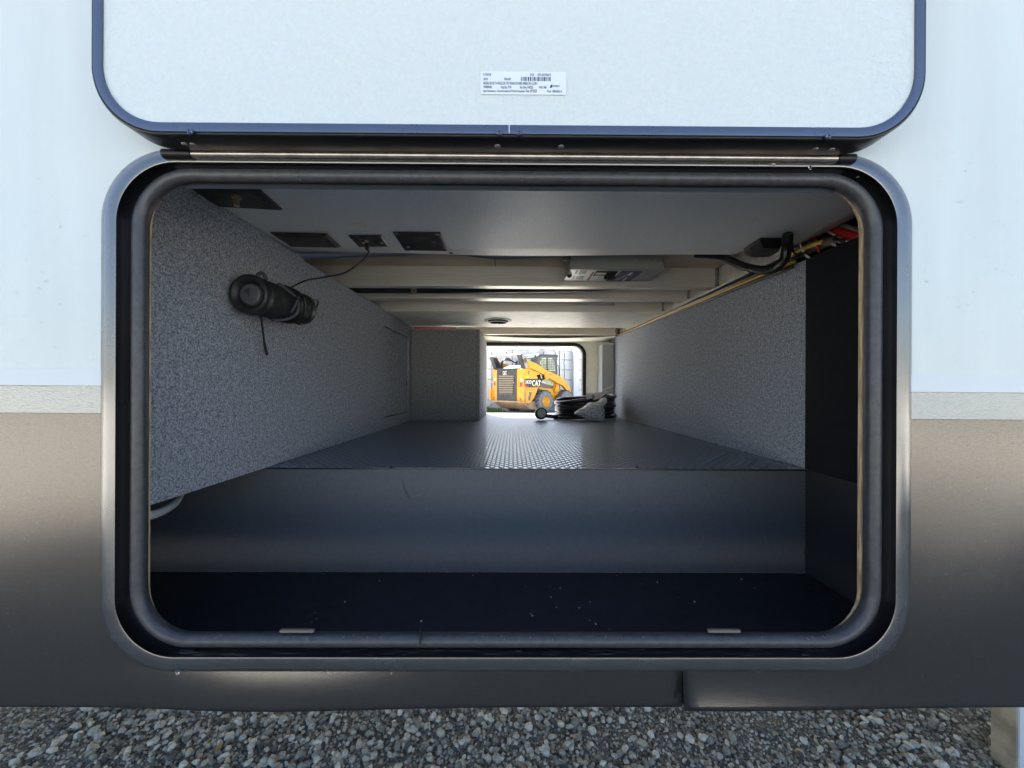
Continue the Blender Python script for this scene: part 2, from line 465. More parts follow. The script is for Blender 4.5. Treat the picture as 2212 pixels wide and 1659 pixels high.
# loose stones: a scatter of small deformed pebbles
def stone_material():
    m = bpy.data.materials.new('river_stone'); m.use_nodes = True
    t = m.node_tree; b = t.nodes['Principled BSDF']; b.inputs['Roughness'].default_value = 0.62
    oi = t.nodes.new('ShaderNodeObjectInfo')
    r = t.nodes.new('ShaderNodeValToRGB'); r.color_ramp.interpolation = 'CONSTANT'
    cols = [(0.0,(0.58,0.58,0.57)),(0.22,(0.30,0.30,0.29)),(0.40,(0.77,0.765,0.75)),(0.58,(0.40,0.40,0.39)),(0.72,(0.84,0.83,0.81)),
            (0.82,(0.12,0.12,0.125)),(0.88,(0.60,0.46,0.34)),(0.915,(0.58,0.56,0.48)),(0.96,(0.60,0.60,0.58)),(0.985,(0.42,0.24,0.12))]
    e = r.color_ramp.elements
    e[0].position = 0; e[0].color = (*cols[0][1], 1); e[1].position = cols[1][0]; e[1].color = (*cols[1][1], 1)
    for p, c in cols[2:]:
        q = e.new(p); q.color = (*c, 1)
    t.links.new(oi.outputs['Random'], r.inputs[0])
    tc = t.nodes.new('ShaderNodeTexCoord'); n = t.nodes.new('ShaderNodeTexNoise'); n.inputs['Scale'].default_value = 3.0; n.inputs['Detail'].default_value = 6
    t.links.new(tc.outputs['Object'], n.inputs['Vector'])
    mr = t.nodes.new('ShaderNodeMapRange'); mr.inputs['To Min'].default_value = 0.70; mr.inputs['To Max'].default_value = 1.40
    t.links.new(n.outputs['Fac'], mr.inputs[0])
    vm = t.nodes.new('ShaderNodeVectorMath'); vm.operation = 'SCALE'
    wmul = t.nodes.new('ShaderNodeVectorMath'); wmul.operation = 'MULTIPLY'; wmul.inputs[1].default_value = (1.06, 1.0, 0.88)
    t.links.new(r.outputs[0], vm.inputs[0]); t.links.new(mr.outputs[0], vm.inputs['Scale'])
    t.links.new(vm.outputs[0], wmul.inputs[0]); t.links.new(wmul.outputs[0], b.inputs['Base Color'])
    bp = t.nodes.new('ShaderNodeBump'); bp.inputs['Distance'].default_value = 0.15; bp.inputs['Strength'].default_value = 0.5
    t.links.new(n.outputs['Fac'], bp.inputs['Height']); t.links.new(bp.outputs[0], b.inputs['Normal'])
    return m
M['stone'] = stone_material()
stone_col = bpy.data.collections.new('stone_shapes')
from mathutils import noise as mnoise
for i in range(9):
    bm = bmesh.new(); bmesh.ops.create_icosphere(bm, subdivisions=2, radius=1.0)
    off = Vector((i * 7.3, i * 3.1, i * 1.7)); sx, sy, sz = random.uniform(0.75, 1.35), random.uniform(0.6, 1.0), random.uniform(0.45, 0.75)
    for v in bm.verts:
        k = 1 + 0.34 * mnoise.noise(v.co * 0.9 + off) + 0.12 * mnoise.noise(v.co * 2.3 + off)
        d = v.co * k
        # a few flattened facets
        for ax in (Vector((0.7,0.5,0.5)).normalized(), Vector((-0.4,0.8,0.3)).normalized(), Vector((0.2,-0.7,0.65)).normalized()):
            h_ = d.dot(ax)
            if h_ > 0.78: d -= ax * (h_ - 0.78) * 0.8
        v.co = Vector((d.x * sx, d.y * sy, d.z * sz))
    me = bpy.data.meshes.new('stone_shape'); bm.to_mesh(me); bm.free()
    for p in me.polygons: p.use_smooth = True
    me.materials.append(M['stone'])
    so_ = bpy.data.objects.new('stone_shape', me); stone_col.objects.link(so_)

def scatter(name, x0, x1, y0, y1, n, smin, smax, power, z, label, patch=False):
    X = rng.uniform(x0, x1, n); Y = rng.uniform(y0, y1, n)
    if patch:
        keep = np.array([mnoise.noise(Vector((a * 2.6, b * 3.4, 5.0))) + 0.5 * mnoise.noise(Vector((a * 9, b * 9, 2.0))) > -0.10 + random.uniform(-0.18, 0.18) for a, b in zip(X, Y)])
        X = X[keep]; Y = Y[keep]; n = len(X)
    S = smin + (smax - smin) * rng.random(n) ** power
    Z = z + S * rng.uniform(0.0, 0.5, n)
    me = bpy.data.meshes.new(name)
    me.vertices.add(n)
    me.vertices.foreach_set('co', np.stack([X, Y, Z], 1).astype(np.float32).ravel())
    a = me.attributes.new('size', 'FLOAT', 'POINT'); a.data.foreach_set('value', S.astype(np.float32))
    rot = np.stack([rng.uniform(-0.5, 0.5, n), rng.uniform(-0.5, 0.5, n), rng.uniform(0, 6.28, n)], 1).astype(np.float32)
    a = me.attributes.new('turn', 'FLOAT_VECTOR', 'POINT'); a.data.foreach_set('vector', rot.ravel())
    o = bpy.data.objects.new(name, me); sc.collection.objects.link(o)
    ng = bpy.data.node_groups.new(name, 'GeometryNodeTree')
    ng.interface.new_socket('Geometry', in_out='INPUT', socket_type='NodeSocketGeometry')
    ng.interface.new_socket('Geometry', in_out='OUTPUT', socket_type='NodeSocketGeometry')
    gi = ng.nodes.new('NodeGroupInput'); go = ng.nodes.new('NodeGroupOutput')
    mtp = ng.nodes.new('GeometryNodeMeshToPoints'); ip = ng.nodes.new('GeometryNodeInstanceOnPoints')
    ci = ng.nodes.new('GeometryNodeCollectionInfo'); ci.inputs['Collection'].default_value = stone_col
    ci.inputs['Separate Children'].default_value = True; ci.inputs['Reset Children'].default_value = True
    ip.inputs['Pick Instance'].default_value = True
    na = ng.nodes.new('GeometryNodeInputNamedAttribute'); na.data_type = 'FLOAT'; na.inputs['Name'].default_value = 'size'
    nb = ng.nodes.new('GeometryNodeInputNamedAttribute'); nb.data_type = 'FLOAT_VECTOR'; nb.inputs['Name'].default_value = 'turn'
    L = ng.links.new
    L(gi.outputs[0], mtp.inputs['Mesh']); L(mtp.outputs[0], ip.inputs['Points']); L(ci.outputs[0], ip.inputs['Instance'])
    L(na.outputs['Attribute'], ip.inputs['Scale']); L(nb.outputs['Attribute'], ip.inputs['Rotation']); L(ip.outputs[0], go.inputs[0])
    md = o.modifiers.new('scatter', 'NODES'); md.node_group = ng
    tag(o, label, 'gravel', kind='stuff')
    return o
scatter('loose_gravel', -2.1, 2.1, 0.1, 1.5, 100000, 0.0020, 0.0056, 1.4, 0.005, 'small mixed grey and tan pebbles covering the ground under the trailer')
scatter('coarse_gravel', -2.1, 2.1, 0.1, 1.5, 21000, 0.0050, 0.0125, 2.2, 0.009, 'larger pale rounded stones strewn among the small pebbles', patch=True)
scatter('yard_gravel', -3.6, 3.6, -2.2, 3.0, 26000, 0.004, 0.015, 2.0, 0.006, 'gravel spread round the trailer in the shade')

# ================================================================ CAMPER
camper = thing('camper_trailer', (0, 1.13, 0.5), 'white camper trailer with grey skirt and open pass-through storage hatch', 'camper')
FARY = 2.27                      # inner face of the far wall
XL = PY(580, 838, 0.42).x        # left carpet wall
XR = PY(1742, 838, 0.42).x       # right carpet wall
Y1 = 0.42                        # front edge of the raised floor
ZF = PY(1300, 1012, Y1).z        # raised floor
ZL = PY(1300, 1236, Y1).z + 0.0  # well floor
ZC = H + 0.352                   # first ceiling board
ZS = H + 0.413                   # sub-floor underside
ZB = H + 0.345                   # joist bottoms
print('XL', XL, 'XR', XR, 'ZF', ZF - H, 'ZL', ZL - H)

# --- side wall with its opening, cut into bands
hole = ring(236, 1948, 346, 1430, 140, 0.0, 12)
BX, ZTOP, ZBOT = 3.6, 4.0, PY(20, 1527, 0).z
zb0 = PY(MIDX, 840, 0).z         # white | silver
zb1 = PY(MIDX, 899, 0).z         # silver | skirt
SL = -math.tan(R(0.18))
def wall_band(name, za, zb, material, y, parent, label=None, x0=-BX, x1=BX, hole=hole):
    """part of the wall between two slightly sloping lines"""
    cxh = (hole[0].x + hole[-1].x) / 2
    outer = []
    lim = (-BX, BX, -1.0, ZTOP + 1)
    c = Vector(((min(p.x for p in hole) + max(p.x for p in hole)) / 2, 0, (min(p.z for p in hole) + max(p.z for p in hole)) / 2))
    n = len(hole)
    q = rrect(-BX - 1, BX + 1, -1.5, ZTOP + 1.5, 0.001, 12)
    v, f = loft([[Vector((p.x, y, p.z)) for p in hole], [Vector((p.x, y, p.z)) for p in q]])
    bm = bmesh.new()
    bv = [bm.verts.new(p) for p in v]
    for fc in f:
        try: bm.faces.new([bv[i] for i in fc])
        except Exception: pass
    def cut(co, no):
        bmesh.ops.bisect_plane(bm, geom=bm.verts[:] + bm.edges[:] + bm.faces[:], plane_co=co, plane_no=no, clear_outer=True, dist=1e-6)
    cut((0, 0, zb), Vector((-SL, 0, 1)))
    cut((0, 0, za), Vector((SL, 0, -1)))
    cut((x1, 0, 0), Vector((1, 0, 0))); cut((x0, 0, 0), Vector((-1, 0, 0)))
    # thickness
    bm.verts.ensure_lookup_table()
    bmesh.ops.recalc_face_normals(bm, faces=bm.faces[:])
    for fc in bm.faces:
        if fc.normal.y > 0: fc.normal_flip()
    for i, p in enumerate(bm.verts): p.index = i
    V = [p.co.copy() for p in bm.verts]; F = [tuple(p.index for p in fc.verts) for fc in bm.faces]
    m = MB(); m.add(V, F)
    # edges: give thickness
    k = len(V); T = 0.004
    bd = [(e.verts[0].index, e.verts[1].index) for e in bm.edges if len(e.link_faces) == 1]
    m.v += [p + Vector((0, T, 0)) for p in V]
    m.f += [tuple(i + k for i in fc[::-1]) for fc in F] + [(a, b, b + k, a + k) for a, b in bd]
    m.m += [0] * (len(F) + len(bd))
    bm.free()
    o = m.build(name, material, parent, org=(0, 0, 0.5))
    if label: o['label'] = label
    return o
wall_band('side_wall', zb0 + 0.0205, ZTOP, M['white_wall'], 0.0, camper, 'smooth white gelcoat side wall above the belt line')
wall_band('belt_trim', zb0, zb0 + 0.0205, M['white_trim'], -0.003, camper, 'white trim strip under the side wall')
wall_band('silver_band', zb1, zb0 - 0.0003, M['silver_band'], 0.0, camper, 'textured silver band below the white trim')
xs = PY(1474, 1490, 0).x
zsb = PY(1000, 1470, 0).z
zcut = PY(MIDX, 1441, 0).z
wall_band('skirt_panel', zcut, zb1 - 0.0004, M['skirt'], 0.0, camper, 'pewter grey skirt sheet below the silver band')
def bump_x(x, c, w1, w2): return math.exp(-((x - c) / (w1 if x < c else w2)) ** 2)
def skirt_edge(x0, x1, y0_, fn, label):
    V = []; F = []; nx_ = int((x1 - x0) / 0.02); nz_ = 10; hh = zcut - ZBOT
    for j in range(nz_ + 1):
        for i_ in range(nx_ + 1):
            x = x0 + (x1 - x0) * i_ / nx_; t = j / nz_
            zt_ = zcut + (0 if j else 0) + SL * x * (1 - t)
            V.append((x, y0_ * min(1, t * 4) - fn(x, t) * hh, zt_ + (ZBOT - zt_) * t))
    for j in range(nz_):
        for i_ in range(nx_):
            q = j * (nx_ + 1) + i_; F.append((q, q + nx_ + 1, q + nx_ + 2, q + 1))
    k = len(V); V += [(x, y + 0.003, z) for x, y, z in V]; F += [tuple(p + k for p in fc[::-1]) for fc in F]
    for i_ in range(nx_):
        q = nz_ * (nx_ + 1) + i_; F.append((q, q + k, q + k + 1, q + 1))
    for j in range(nz_):
        for q in (j * (nx_ + 1), j * (nx_ + 1) + nx_): F.append((q, q + nx_ + 1, q + nx_ + 1 + k, q + k))
    o = obj('skirt_edge', V, F, M['skirt'], camper, True, org=(0, 0, 0.5)); o['label'] = label
xl1, xl2 = PY(560, 1480, 0).x, PY(1560, 1500, 0).x
def fl(x, t): return 0.30 * bump_x(x, xl1, 0.13, 0.20) * (t - t * t / 2)
def fr_(x, t): return 0.27 * bump_x(x, xl2, 0.16, 0.22) * t * t / 2
skirt_edge(-BX, xs - 0.0006, 0.0, fl, 'lower skirt edge left of the seam, bowed slightly outward')
skirt_edge(xs + 0.0006, BX, 0.0, fr_, 'lower skirt edge right of the seam, its bottom curling outward')
# bottom return of the skirt
MB().box((-BX, 0.0055, ZBOT - 0.001), (BX, 0.035, ZBOT + 0.002)).build('skirt_lip', M['black_metal'], camper)

# --- the rest of the body
MB().box((-BX, 0.03, 1.45), (BX, 0.05, 3.98)).box((-BX, 0.05, 3.98), (BX, 2.30, 4.0)).build('roof', M['white_wall'], camper)
MB().box((-BX - 0.02, 0.0, 0.5), (-BX - 0.001, 2.33, 4.0)).build('end_wall', M['white_wall'], camper)
MB().box((BX + 0.001, 0.0, 0.5), (BX + 0.02, 2.33, 4.0)).build('end_wall', M['white_wall'], camper)
# --- far wall with opening
fz1 = PY(1180, 744, FARY).z; fx1 = PY(1262, 838, FARY).x
fz0 = ZF - 0.24; fx0 = -fx1
def far_ring(g, y, r=0.075): return rrect(fx0 - g, fx1 + g, fz0 - g, fz1 + g, r + g, 8, y)
def far_panel(name, za, zb, y0_, y1_, material):
    m = MB()
    for (a, b) in ((far_ring(0, y0_), rrect(-BX, BX, za, zb, 0.0005, 8, y0_)), (far_ring(0, y1_), rrect(-BX, BX, za, zb, 0.0005, 8, y1_))):
        v, f = loft([a, b]); m.add(v, f)
    v, f = loft([far_ring(0, y0_), far_ring(0, y1_)]); m.add(v, f)
    return m.build(name, material, camper)
far_panel('far_wall', 0.5, 4.0, FARY, FARY + 0.03, M['cream'])['label'] = 'cream inner board round the far hatch opening'
far_panel('far_skin', 0.5, 4.0, FARY + 0.031, FARY + 0.036, M['white_wall'])
v, f = loft([far_ring(0.012, FARY - 0.001), far_ring(0.012, FARY - 0.006), far_ring(-0.002, FARY - 0.010), far_ring(-0.012, FARY - 0.004), far_ring(-0.012, FARY + 0.045), far_ring(0.02, FARY + 0.045)])
obj('far_hatch_frame', v, f, M['black_metal'], camper, True)

# --- hatch frame on the near wall
fr = thing('hatch_tmp', (0, 0, 0.5), None, None)
bpy.data.objects.remove(fr)
rings = [ring(217, 1969, 328, 1451, 152, -0.0012, 14), ring(218.5, 1967.5, 329.5, 1449.5, 151, -0.0055, 14), ring(226, 1960, 336, 1442, 145, -0.0095, 14),
         ring(245, 1940, 352, 1426, 130, -0.0118, 14), ring(249, 1937, 355, 1421, 127, -0.0112, 14)]
v, f = loft(rings)
door_frame = obj('hatch_frame', v, f, M['flange'], camper, True)
door_frame['label'] = 'satin rounded flange framing the storage opening'
rings = [ring(249.2, 1936.8, 355.2, 1420.8, 127, -0.0108, 14), ring(252, 1934, 358, 1418, 125, -0.0092, 14)]
a = wrect(253, 1933, 358, 1417.5, -0.009)
rings += [rrect(a[0], a[1], a[2], a[3], 0.067, 14, -0.0085), rrect(a[0]+.001, a[1]-.001, a[2]+.001, a[3]-.001, 0.066, 14, 0.0098),
          ring(304, 1882, 392, 1376, 108, 0.0100, 14)]
v, f = loft(rings)
obj('frame_channel', v, f, M['black_metal'], door_frame, True)
# rubber bulb seal
cl = wrect(304, 1884, 386, 1380.5, 0.006)
rs = 0.0080
rings = []
for k in range(13):
    th = math.pi * (k / 12.0) * 1.06 - 0.1
    dx = math.cos(th) * rs; dy = -math.sin(th) * rs * (1.0 + 0.0 * k)
    rings.append(rrect(cl[0] - dx, cl[1] + dx, cl[2] - dx, cl[3] + dx, 0.0665 + dx, 14, 0.004 + dy))
rings.append(ring(321, 1865.5, 400, 1365.5, 104, 0.010, 14))
rings.append(ring(322, 1864.5, 400.5, 1364.5, 103, 0.016, 14))
v, f = loft(rings)
seal = obj('bulb_seal', v, f, M['rubber'], camper, True)
seal['label'] = 'dusty dark rubber bulb seal round the opening'
# seam of the seal at bottom
p = PY(907, 1377, -0.006)
MB().box((p.x - 0.0006, p.y - 0.0005, p.z - 0.009), (p.x + 0.0006, 0.002, p.z + 0.010)).build('seal_joint', M['plastic'], seal)
# inner face of the near wall (closes the compartment), plywood edge
v, f = loft([ring(321, 1865.5, 399, 1366, 104, 0.016, 14), ring(319, 1867, 397, 1368, 106, 0.024, 14), rrect(-BX, BX, 0.506, 1.50, 0.0005, 14, 0.030)])
obj('inner_wall', v, f, M['board_side'], camper)
m = MB()
rr_ = ring(317.6, 1861.8, 392, 1375, 102, 0.028, 30)
n = len(rr_)
wid = [0.0042 + 0.0008 * math.sin(i * 1.7) + random.uniform(-.0003, .0003) for i in range(n)]
cxm = sum(p.x for p in rr_) / n; czm = sum(p.z for p in rr_) / n
outp = []
for i in range(n):
    d = (rr_[(i + 1) % n] - rr_[i - 1]); nn = Vector((d.z, 0, -d.x)).normalized()
    outp.append(rr_[i] + nn * 0.005)
jit = [p + (q - p).normalized() * random.uniform(0, 0.0007) for p, q in zip(rr_, outp)]
m.add(*loft([jit, outp]))
m.add(*loft([jit, [p + Vector((0, 0.006, 0)) for p in jit]]))
m.build('plywood_edge', M['ply'], camper)

# --- hinge
hy = -0.014
pa, pb = PY(355, 333, hy), PY(1843, 344, hy)
ax = (pb - pa)
m = MB()
hr = 0.0052
m.tube([pa + ax * 0.042, pb - ax * 0.026], hr, 20)
# leaf running down from the knuckle to the frame
z0_, z1_ = PY(1107, 372, 0.008).z, PY(1107, 338, hy).z
hx0, hx1 = pa.x + 0.004, pb.x - 0.004
hg = m.build('hinge', M['hinge'], camper, auto=R(40)); hg['label'] = 'long worn metal hinge tube above the opening'
for s_ in ((pa, pa + ax * 0.041), (pb - ax * 0.025, pb)):
    MB().tube(list(s_), hr + 0.0006, 20).build('hinge_cap', M['black_metal'], hg, auto=R(40))
prof = [(-0.0105, 0.004), (-0.0095, -0.002), (-0.006, -0.0075), (0.000, -0.012), (0.0072, -0.0175), (0.0080, -0.030)]
v = []; f = []
zc_ = (pa.z + pb.z) / 2
for (yy, dz) in prof:
    v += [Vector((hx0, yy, pa.z + dz)), Vector((hx1, yy, pb.z + dz))]
for i in range(len(prof) - 1): f.append((2*i, 2*i+2, 2*i+3, 2*i+1))
leaf = obj('hinge_leaf', v, f, M['black_metal'], hg, False)
def rivet(px, py, y, parent, r=0.0034, material=None, n=10):
    c = PY(px, py, y)
    MB().lathe(c, (0, -1, 0.25), [(-0.001, r), (0.0004, r), (0.0012, r * 0.7), (0.0015, 0.0003)], n).build('rivet', material or M['rivet'], parent, True)
for (px, py) in ((419,357),(459,358),(795,360),(1058,363),(1167,363),(1430,366),(1755,370),(1792,369)):
    rivet(px, py, 0.0022, hg, 0.0030)

# --- open hatch door, folded up flat above the opening
DY0, DY1 = -0.050, -0.0225
dpt = thing('tmp', (0, 0, 0), None, None); bpy.data.objects.remove(dpt)
a = wrect(191, 2000, 0, 297, DY0)
zbt = PY(1107, 296, DY0).z
DH = 0.62
def door_ring(g, y, r=0.078, n=14, dz=0): return rrect(a[0] + g, a[1] - g, zbt + g + dz, zbt + DH - g, r - g, n, y)
k_ = 1.0 / (FPX / (DY0 - CAMY))
tr = 25.5 * k_
lip = 5 * k_
m = MB()
m.add(*loft([door_ring(lip, DY1 + 0.004), door_ring(0.0, DY1), door_ring(0, DY0 + 0.008), door_ring(0, DY0 + 0.002), door_ring(0.0008, DY0 + 0.0008), door_ring(0.0022, DY0 + 0.0004), door_ring(0.0030, DY0 + 0.0018)]))
edge = m.build('hatch_door', M['black_metal'], camper, auto=R(50)); edge['label'] = 'open baggage door folded up over the opening, inner side showing'
m = MB()
m.add(*loft([door_ring(0.0030, DY0 + 0.0018), door_ring(0.0034, DY0 - 0.0004), door_ring(tr - 0.001, DY0 - 0.0012), door_ring(tr, DY0 - 0.0006), door_ring(tr + 0.0002, DY0 + 0.003)]))
m.build('door_trim', M['door_trim'], edge, auto=R(40))
q = door_ring(tr + 0.0001, DY0 + 0.0016)
m = MB(); m.add(q, [tuple(range(len(q)))])
q2 = door_ring(0.004, DY1 + 0.001); m.add(q2, [tuple(range(len(q2) - 1, -1, -1))])
m.build('door_panel', M['pebble'], edge)['label'] = 'white pebble-textured inner skin of the door'
# trim joint
p = PY(1100, 285, DY0 - 0.0016)
MB().box((p.x - 0.0005, p.y - 0.0003, zbt + 0.003), (p.x + 0.0005, p.y + 0.002, zbt + tr + 0.0005)).build('trim_joint', M['white_trim'], edge)
for (px, py) in ((411,285),(1079,287),(1121,287),(1788,295)):
    c = PY(px, py, DY0 - 0.0018)
    m = MB(); m.lathe(c, (0, -1, 0), [(-0.001, 0.0032), (0.0008, 0.0032), (0.0022, 0.0022), (0.0022, 0.0010), (0.0010, 0.0009), (0.0010, 0.0001)], 16)
    m.build('screw', M['door_trim'], edge, auto=R(35))
for (px, py) in ((400,312),(418,313),(1075,316),(1212,317),(1760,323),(1795,324)):
    c = PZ(px, py, zbt - 0.0002)
    MB().lathe(c, (0, 0, -1), [(-0.001, 0.0036), (0.0004, 0.0036), (0.0012, 0.002), (0.0014, 0.0002)], 12).build('rivet', M['rivet'], edge, True)
# closing lip below the door with mud specks
MB().box((PY(470,310,DY1).x, DY1 + 0.0002, zbt + 0.0006), (PY(1750,310,DY1).x, DY1 + 0.010, zbt + 0.012)).build('door_back_rail', M['black_metal'], edge)

# sticker with printed text
sy = DY0 + 0.0010
p0, p1 = PY(1038, 204, sy), PY(1223, 156, sy)
sw, sh = p1.x - p0.x, p1.z - p0.z
m = MB()
m.prism(rrect(p0.x, p1.x, p0.z, p1.z, 0.002, 4, sy), (0, -0.0003, 0), 0)
ty = sy - 0.00045
def st(s, fx, fz, hh, wd): text_on(m, s, (p0.x + sw * fx, ty, p0.z + sh * fz), (1, 0, 0), (0, 0, 1), sh * hh, sw * wd, 1, True)
st('K-Z INC #6', 0.033, 0.81, 0.11, 0.09); st('165156', 0.033, 0.61, 0.11, 0.052); st('PO0014397', 0.275, 0.61, 0.11, 0.08)
st('39.00', 0.578, 0.81, 0.11, 0.047); st('RPO-0015956915', 0.668, 0.81, 0.11, 0.155)
st('600 BAG RD4 SD TH 40X25.5 BX CPO VXNHG 27A WSPL WB0061 EXA 2-LXB11', 0.033, 0.425, 0.12, 0.63)
st('V000985420', 0.033, 0.265, 0.11, 0.10); st('Orig Qty: 79.00', 0.235, 0.265, 0.11, 0.125); st('Run Date: 3/4/2025', 0.46, 0.265, 0.11, 0.155)
st('WHS: 148A', 0.68, 0.265, 0.11, 0.092); st('LIPPERT', 0.835, 0.34, 0.075, 0.095)
st('Lippert Components, Inc. - This product complies with TSCA title VI requirements', 0.033, 0.10, 0.10, 0.485); st('Due 3/9/2025', 0.53, 0.10, 0.12, 0.13)
st('Pool: 148A-BAG-4', 0.78, 0.10, 0.11, 0.17)
x = p0.x + sw * 0.472; xe = p0.x + sw * 0.822
while x < xe:
    b_ = random.choice((0.0006, 0.0009, 0.0014)); m.add([(x, ty, p0.z + sh * .59), (x + b_, ty, p0.z + sh * .59), (x + b_, ty, p0.z + sh * .77), (x, ty, p0.z + sh * .77)], [(0, 1, 2, 3)], 1); x += b_ + random.choice((0.0006, 0.001))
lx = p0.x + sw * 0.808; lz = p0.z + sh * 0.30
m.add([(lx, ty, lz), (lx + .0022, ty, lz), (lx + .0034, ty, lz + .0035), (lx + .0012, ty, lz + .0035)], [(0, 1, 2, 3)], 1)
m.build('sticker', M['sticker'], edge, mats=[M['sticker'], M['ink']])

# striker tabs on the bottom of the seal
for (x0, x1) in ((604, 678), (1530, 1600)):
    a0, a1 = PY(x0, 1367, 0.0), PY(x1, 1361, 0.0)
    MB().box((a0.x, -0.0005, a0.z), (a1.x, 0.0035, a1.z), bev=0.0005).build('striker_tab', M['loader_grey'], camper)

# ================================================================ COMPARTMENT
XW = -1.05
# carpet wall (left) with hatch
hY0 = PX(829, 800, XL).y; hY1 = PX(883, 800, XL).y
hZ1 = PX(829, 703, XL).z; hZ0 = PX(829, 903, XL).z
m = MB()
LY0, LY1 = 0.035, FARY - 0.002
YB = PX(888, 800, XL).y
T = 0.012
def wq(m, y0, y1, z0, z1): m.box((XL - T, y0, z0), (XL, y1, z1))
wq(m, LY0, 0.57, ZF + 0.001, ZC - 0.001); wq(m, 0.57, hY0, ZF + 0.001, ZB - 0.001); wq(m, hY1, LY1, ZF + 0.001, ZB - 0.003)
wq(m, hY0, hY1, hZ1, ZB - 0.001); wq(m, hY0, hY1, ZF + 0.001, hZ0)
cw = m.build('carpet_wall', M['carpet'], camper, org=(XL, 0, ZF)); cw['label'] = 'left wall lined with flecked grey carpet'
MB().box((XL - T - 0.004, hY0 + 0.004, hZ0 + 0.003), (XL - 0.006, hY1 - 0.006, hZ1 - 0.003), bev=0.002).build('access_panel', M['carpet'], cw)
MB().box((XL - 0.006, hY1 - 0.03, H + 0.01), (XL - 0.002, hY1 - 0.018, H + 0.04), bev=0.002).build('latch', M['plastic'], cw)
# hook screw on the wall near the front
# right carpet wall (top edge sloping slightly)
zr0 = PY(1742, 560, Y1).z; zr1 = PX(1338, 722, XR).z
m = MB(); m.prism([(XR, Y1, ZF + 0.001), (XR, FARY - 0.002, ZF + 0.001), (XR, FARY - 0.002, zr1), (XR, Y1, zr0)], (0.012, 0, 0))
m.build('carpet_wall', M['carpet'], camper, org=(XR, 0, ZF))['label'] = 'right wall lined with flecked grey carpet'
# black side board in front of it
zk0 = PX(1855, 513, XR - 0.004).z
m = MB(); m.prism([(XR - 0.004, 0.03, ZF + 0.001), (XR - 0.004, Y1 - 0.0015, ZF + 0.001), (XR - 0.004, Y1 - 0.0015, zr0), (XR - 0.004, 0.03, zk0)], (0.012, 0, 0))
m.build('side_board', M['board_side'], camper)['label'] = 'matte black board at the front of the right wall'
# raised floor box, riser and well
XD = -BX
MB().box((XW, Y1 - 0.001, ZL), (XR + 0.014, Y1 + 0.012, ZF - 0.0035)).build('riser', M['board'], camper)['label'] = 'scuffed black board riser below the raised floor'
MB().box((XL + 0.0, Y1 - 0.004, ZF - 0.0032), (XR + 0.014, Y1 + 0.03, ZF - 0.0002), bev=0.0008).build('floor_nosing', M['plastic'], camper)
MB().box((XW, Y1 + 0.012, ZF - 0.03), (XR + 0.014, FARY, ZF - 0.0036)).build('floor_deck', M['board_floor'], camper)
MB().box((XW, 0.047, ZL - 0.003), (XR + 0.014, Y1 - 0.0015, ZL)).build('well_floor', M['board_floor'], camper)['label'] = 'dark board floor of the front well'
m = MB(); m.box((XR - 0.001, 0.047, ZL + 0.0005), (XR + 0.011, Y1 - 0.0015, ZF - 0.0003)); m.build('well_side', mat('dark_well_side', (0.030, 0.031, 0.036), 0.6, spec=0.2), camper)
MB().box((XW - 0.01, 0.047, ZL), (XW, FARY, ZS)).build('end_board', M['board_side'], camper)
MB().box((XW, Y1 + 0.0, ZF - 0.003), (XL - T - 0.001, Y1 + 0.012, ZC - 0.001)).build('side_bulkhead', M['board_side'], camper)
# riser corner staples
m = MB()
pz = ZF - 0.008
while pz > ZL + 0.01:
    dz = random.uniform(0.002, 0.005)
    m.box((XR - 0.004 + random.uniform(-.0005, .0005), Y1 - 0.0035, pz - dz), (XR - 0.0025, Y1 - 0.0012, pz)); pz -= dz + random.uniform(0.001, 0.004)
o = m.build('corner_stitching', M['weld'], camper); o['kind'] = 'stuff'
# screws on the nosing
for px in (845, 1376, 1742):
    c = PY(px, 1011, Y1 - 0.004); MB().lathe(c + Vector((0,0,0.001)), (0, -0.5, 0.8), [(0, 0.004), (0.0015, 0.0035), (0.0022, 0.0005)], 10).build('floor_screw', M['plastic'], camper, True)
# chalky scratches on the riser: scuffs that belong to the board
m = MB()
def scuff(pts, wd):
    P = [PY(x, y, Y1 - 0.0014) for x, y in pts]
    for a_, b_ in zip(P[:-1], P[1:]):
        d = (b_ - a_); nn = Vector((-d.z, 0, d.x)).normalized() * wd
        m.add([a_ - nn, b_ - nn * 0.4, b_ + nn * 0.4, a_ + nn], [(0, 1, 2, 3)])
def c6(x, y): return ((1200 + x / 1.7015) * 0.54, (1700 + y / 1.7015) * 0.54)
for k in range(14):
    jx, jy = random.uniform(-5, 5), random.uniform(-5, 5)
    scuff([c6(700 + jx, 390 + jy * 2), c6(712 + jx, 440), c6(735 + jx, 485 + jy), c6(752 + jx * 1.6, 505 + jy)], 0.00022)
for k in range(9):
    jx, jy = random.uniform(-8, 8), random.uniform(-6, 6)
    scuff([c6(745 + jx, 500 + jy), c6(785 + jx, 485 + jy), c6(832 + jx, 466 + jy)], 0.0002)
scuff([c6(865, 488), c6(895, 455), c6(928, 405)], 0.0002); scuff([c6(215, 350), c6(300, 357), c6(390, 370)], 0.0002)
scuff([c6(290, 560), c6(292, 600), c6(289, 655)], 0.0003); scuff([c6(815, 380), c6(815, 440)], 0.0002); scuff([c6(1299, 590), c6(1299, 660)], 0.0002)
scuff([c6(1410, 790), c6(1410, 830)], 0.00025); scuff([c6(1352, 800), c6(1354, 826)], 0.0002); scuff([c6(1425, 600), c6(1427, 700)], 0.00014)
o = m.build('scuff_marks', mat('pale_scuff', (0.16, 0.155, 0.14), 0.8), camper); o['kind'] = 'stuff'
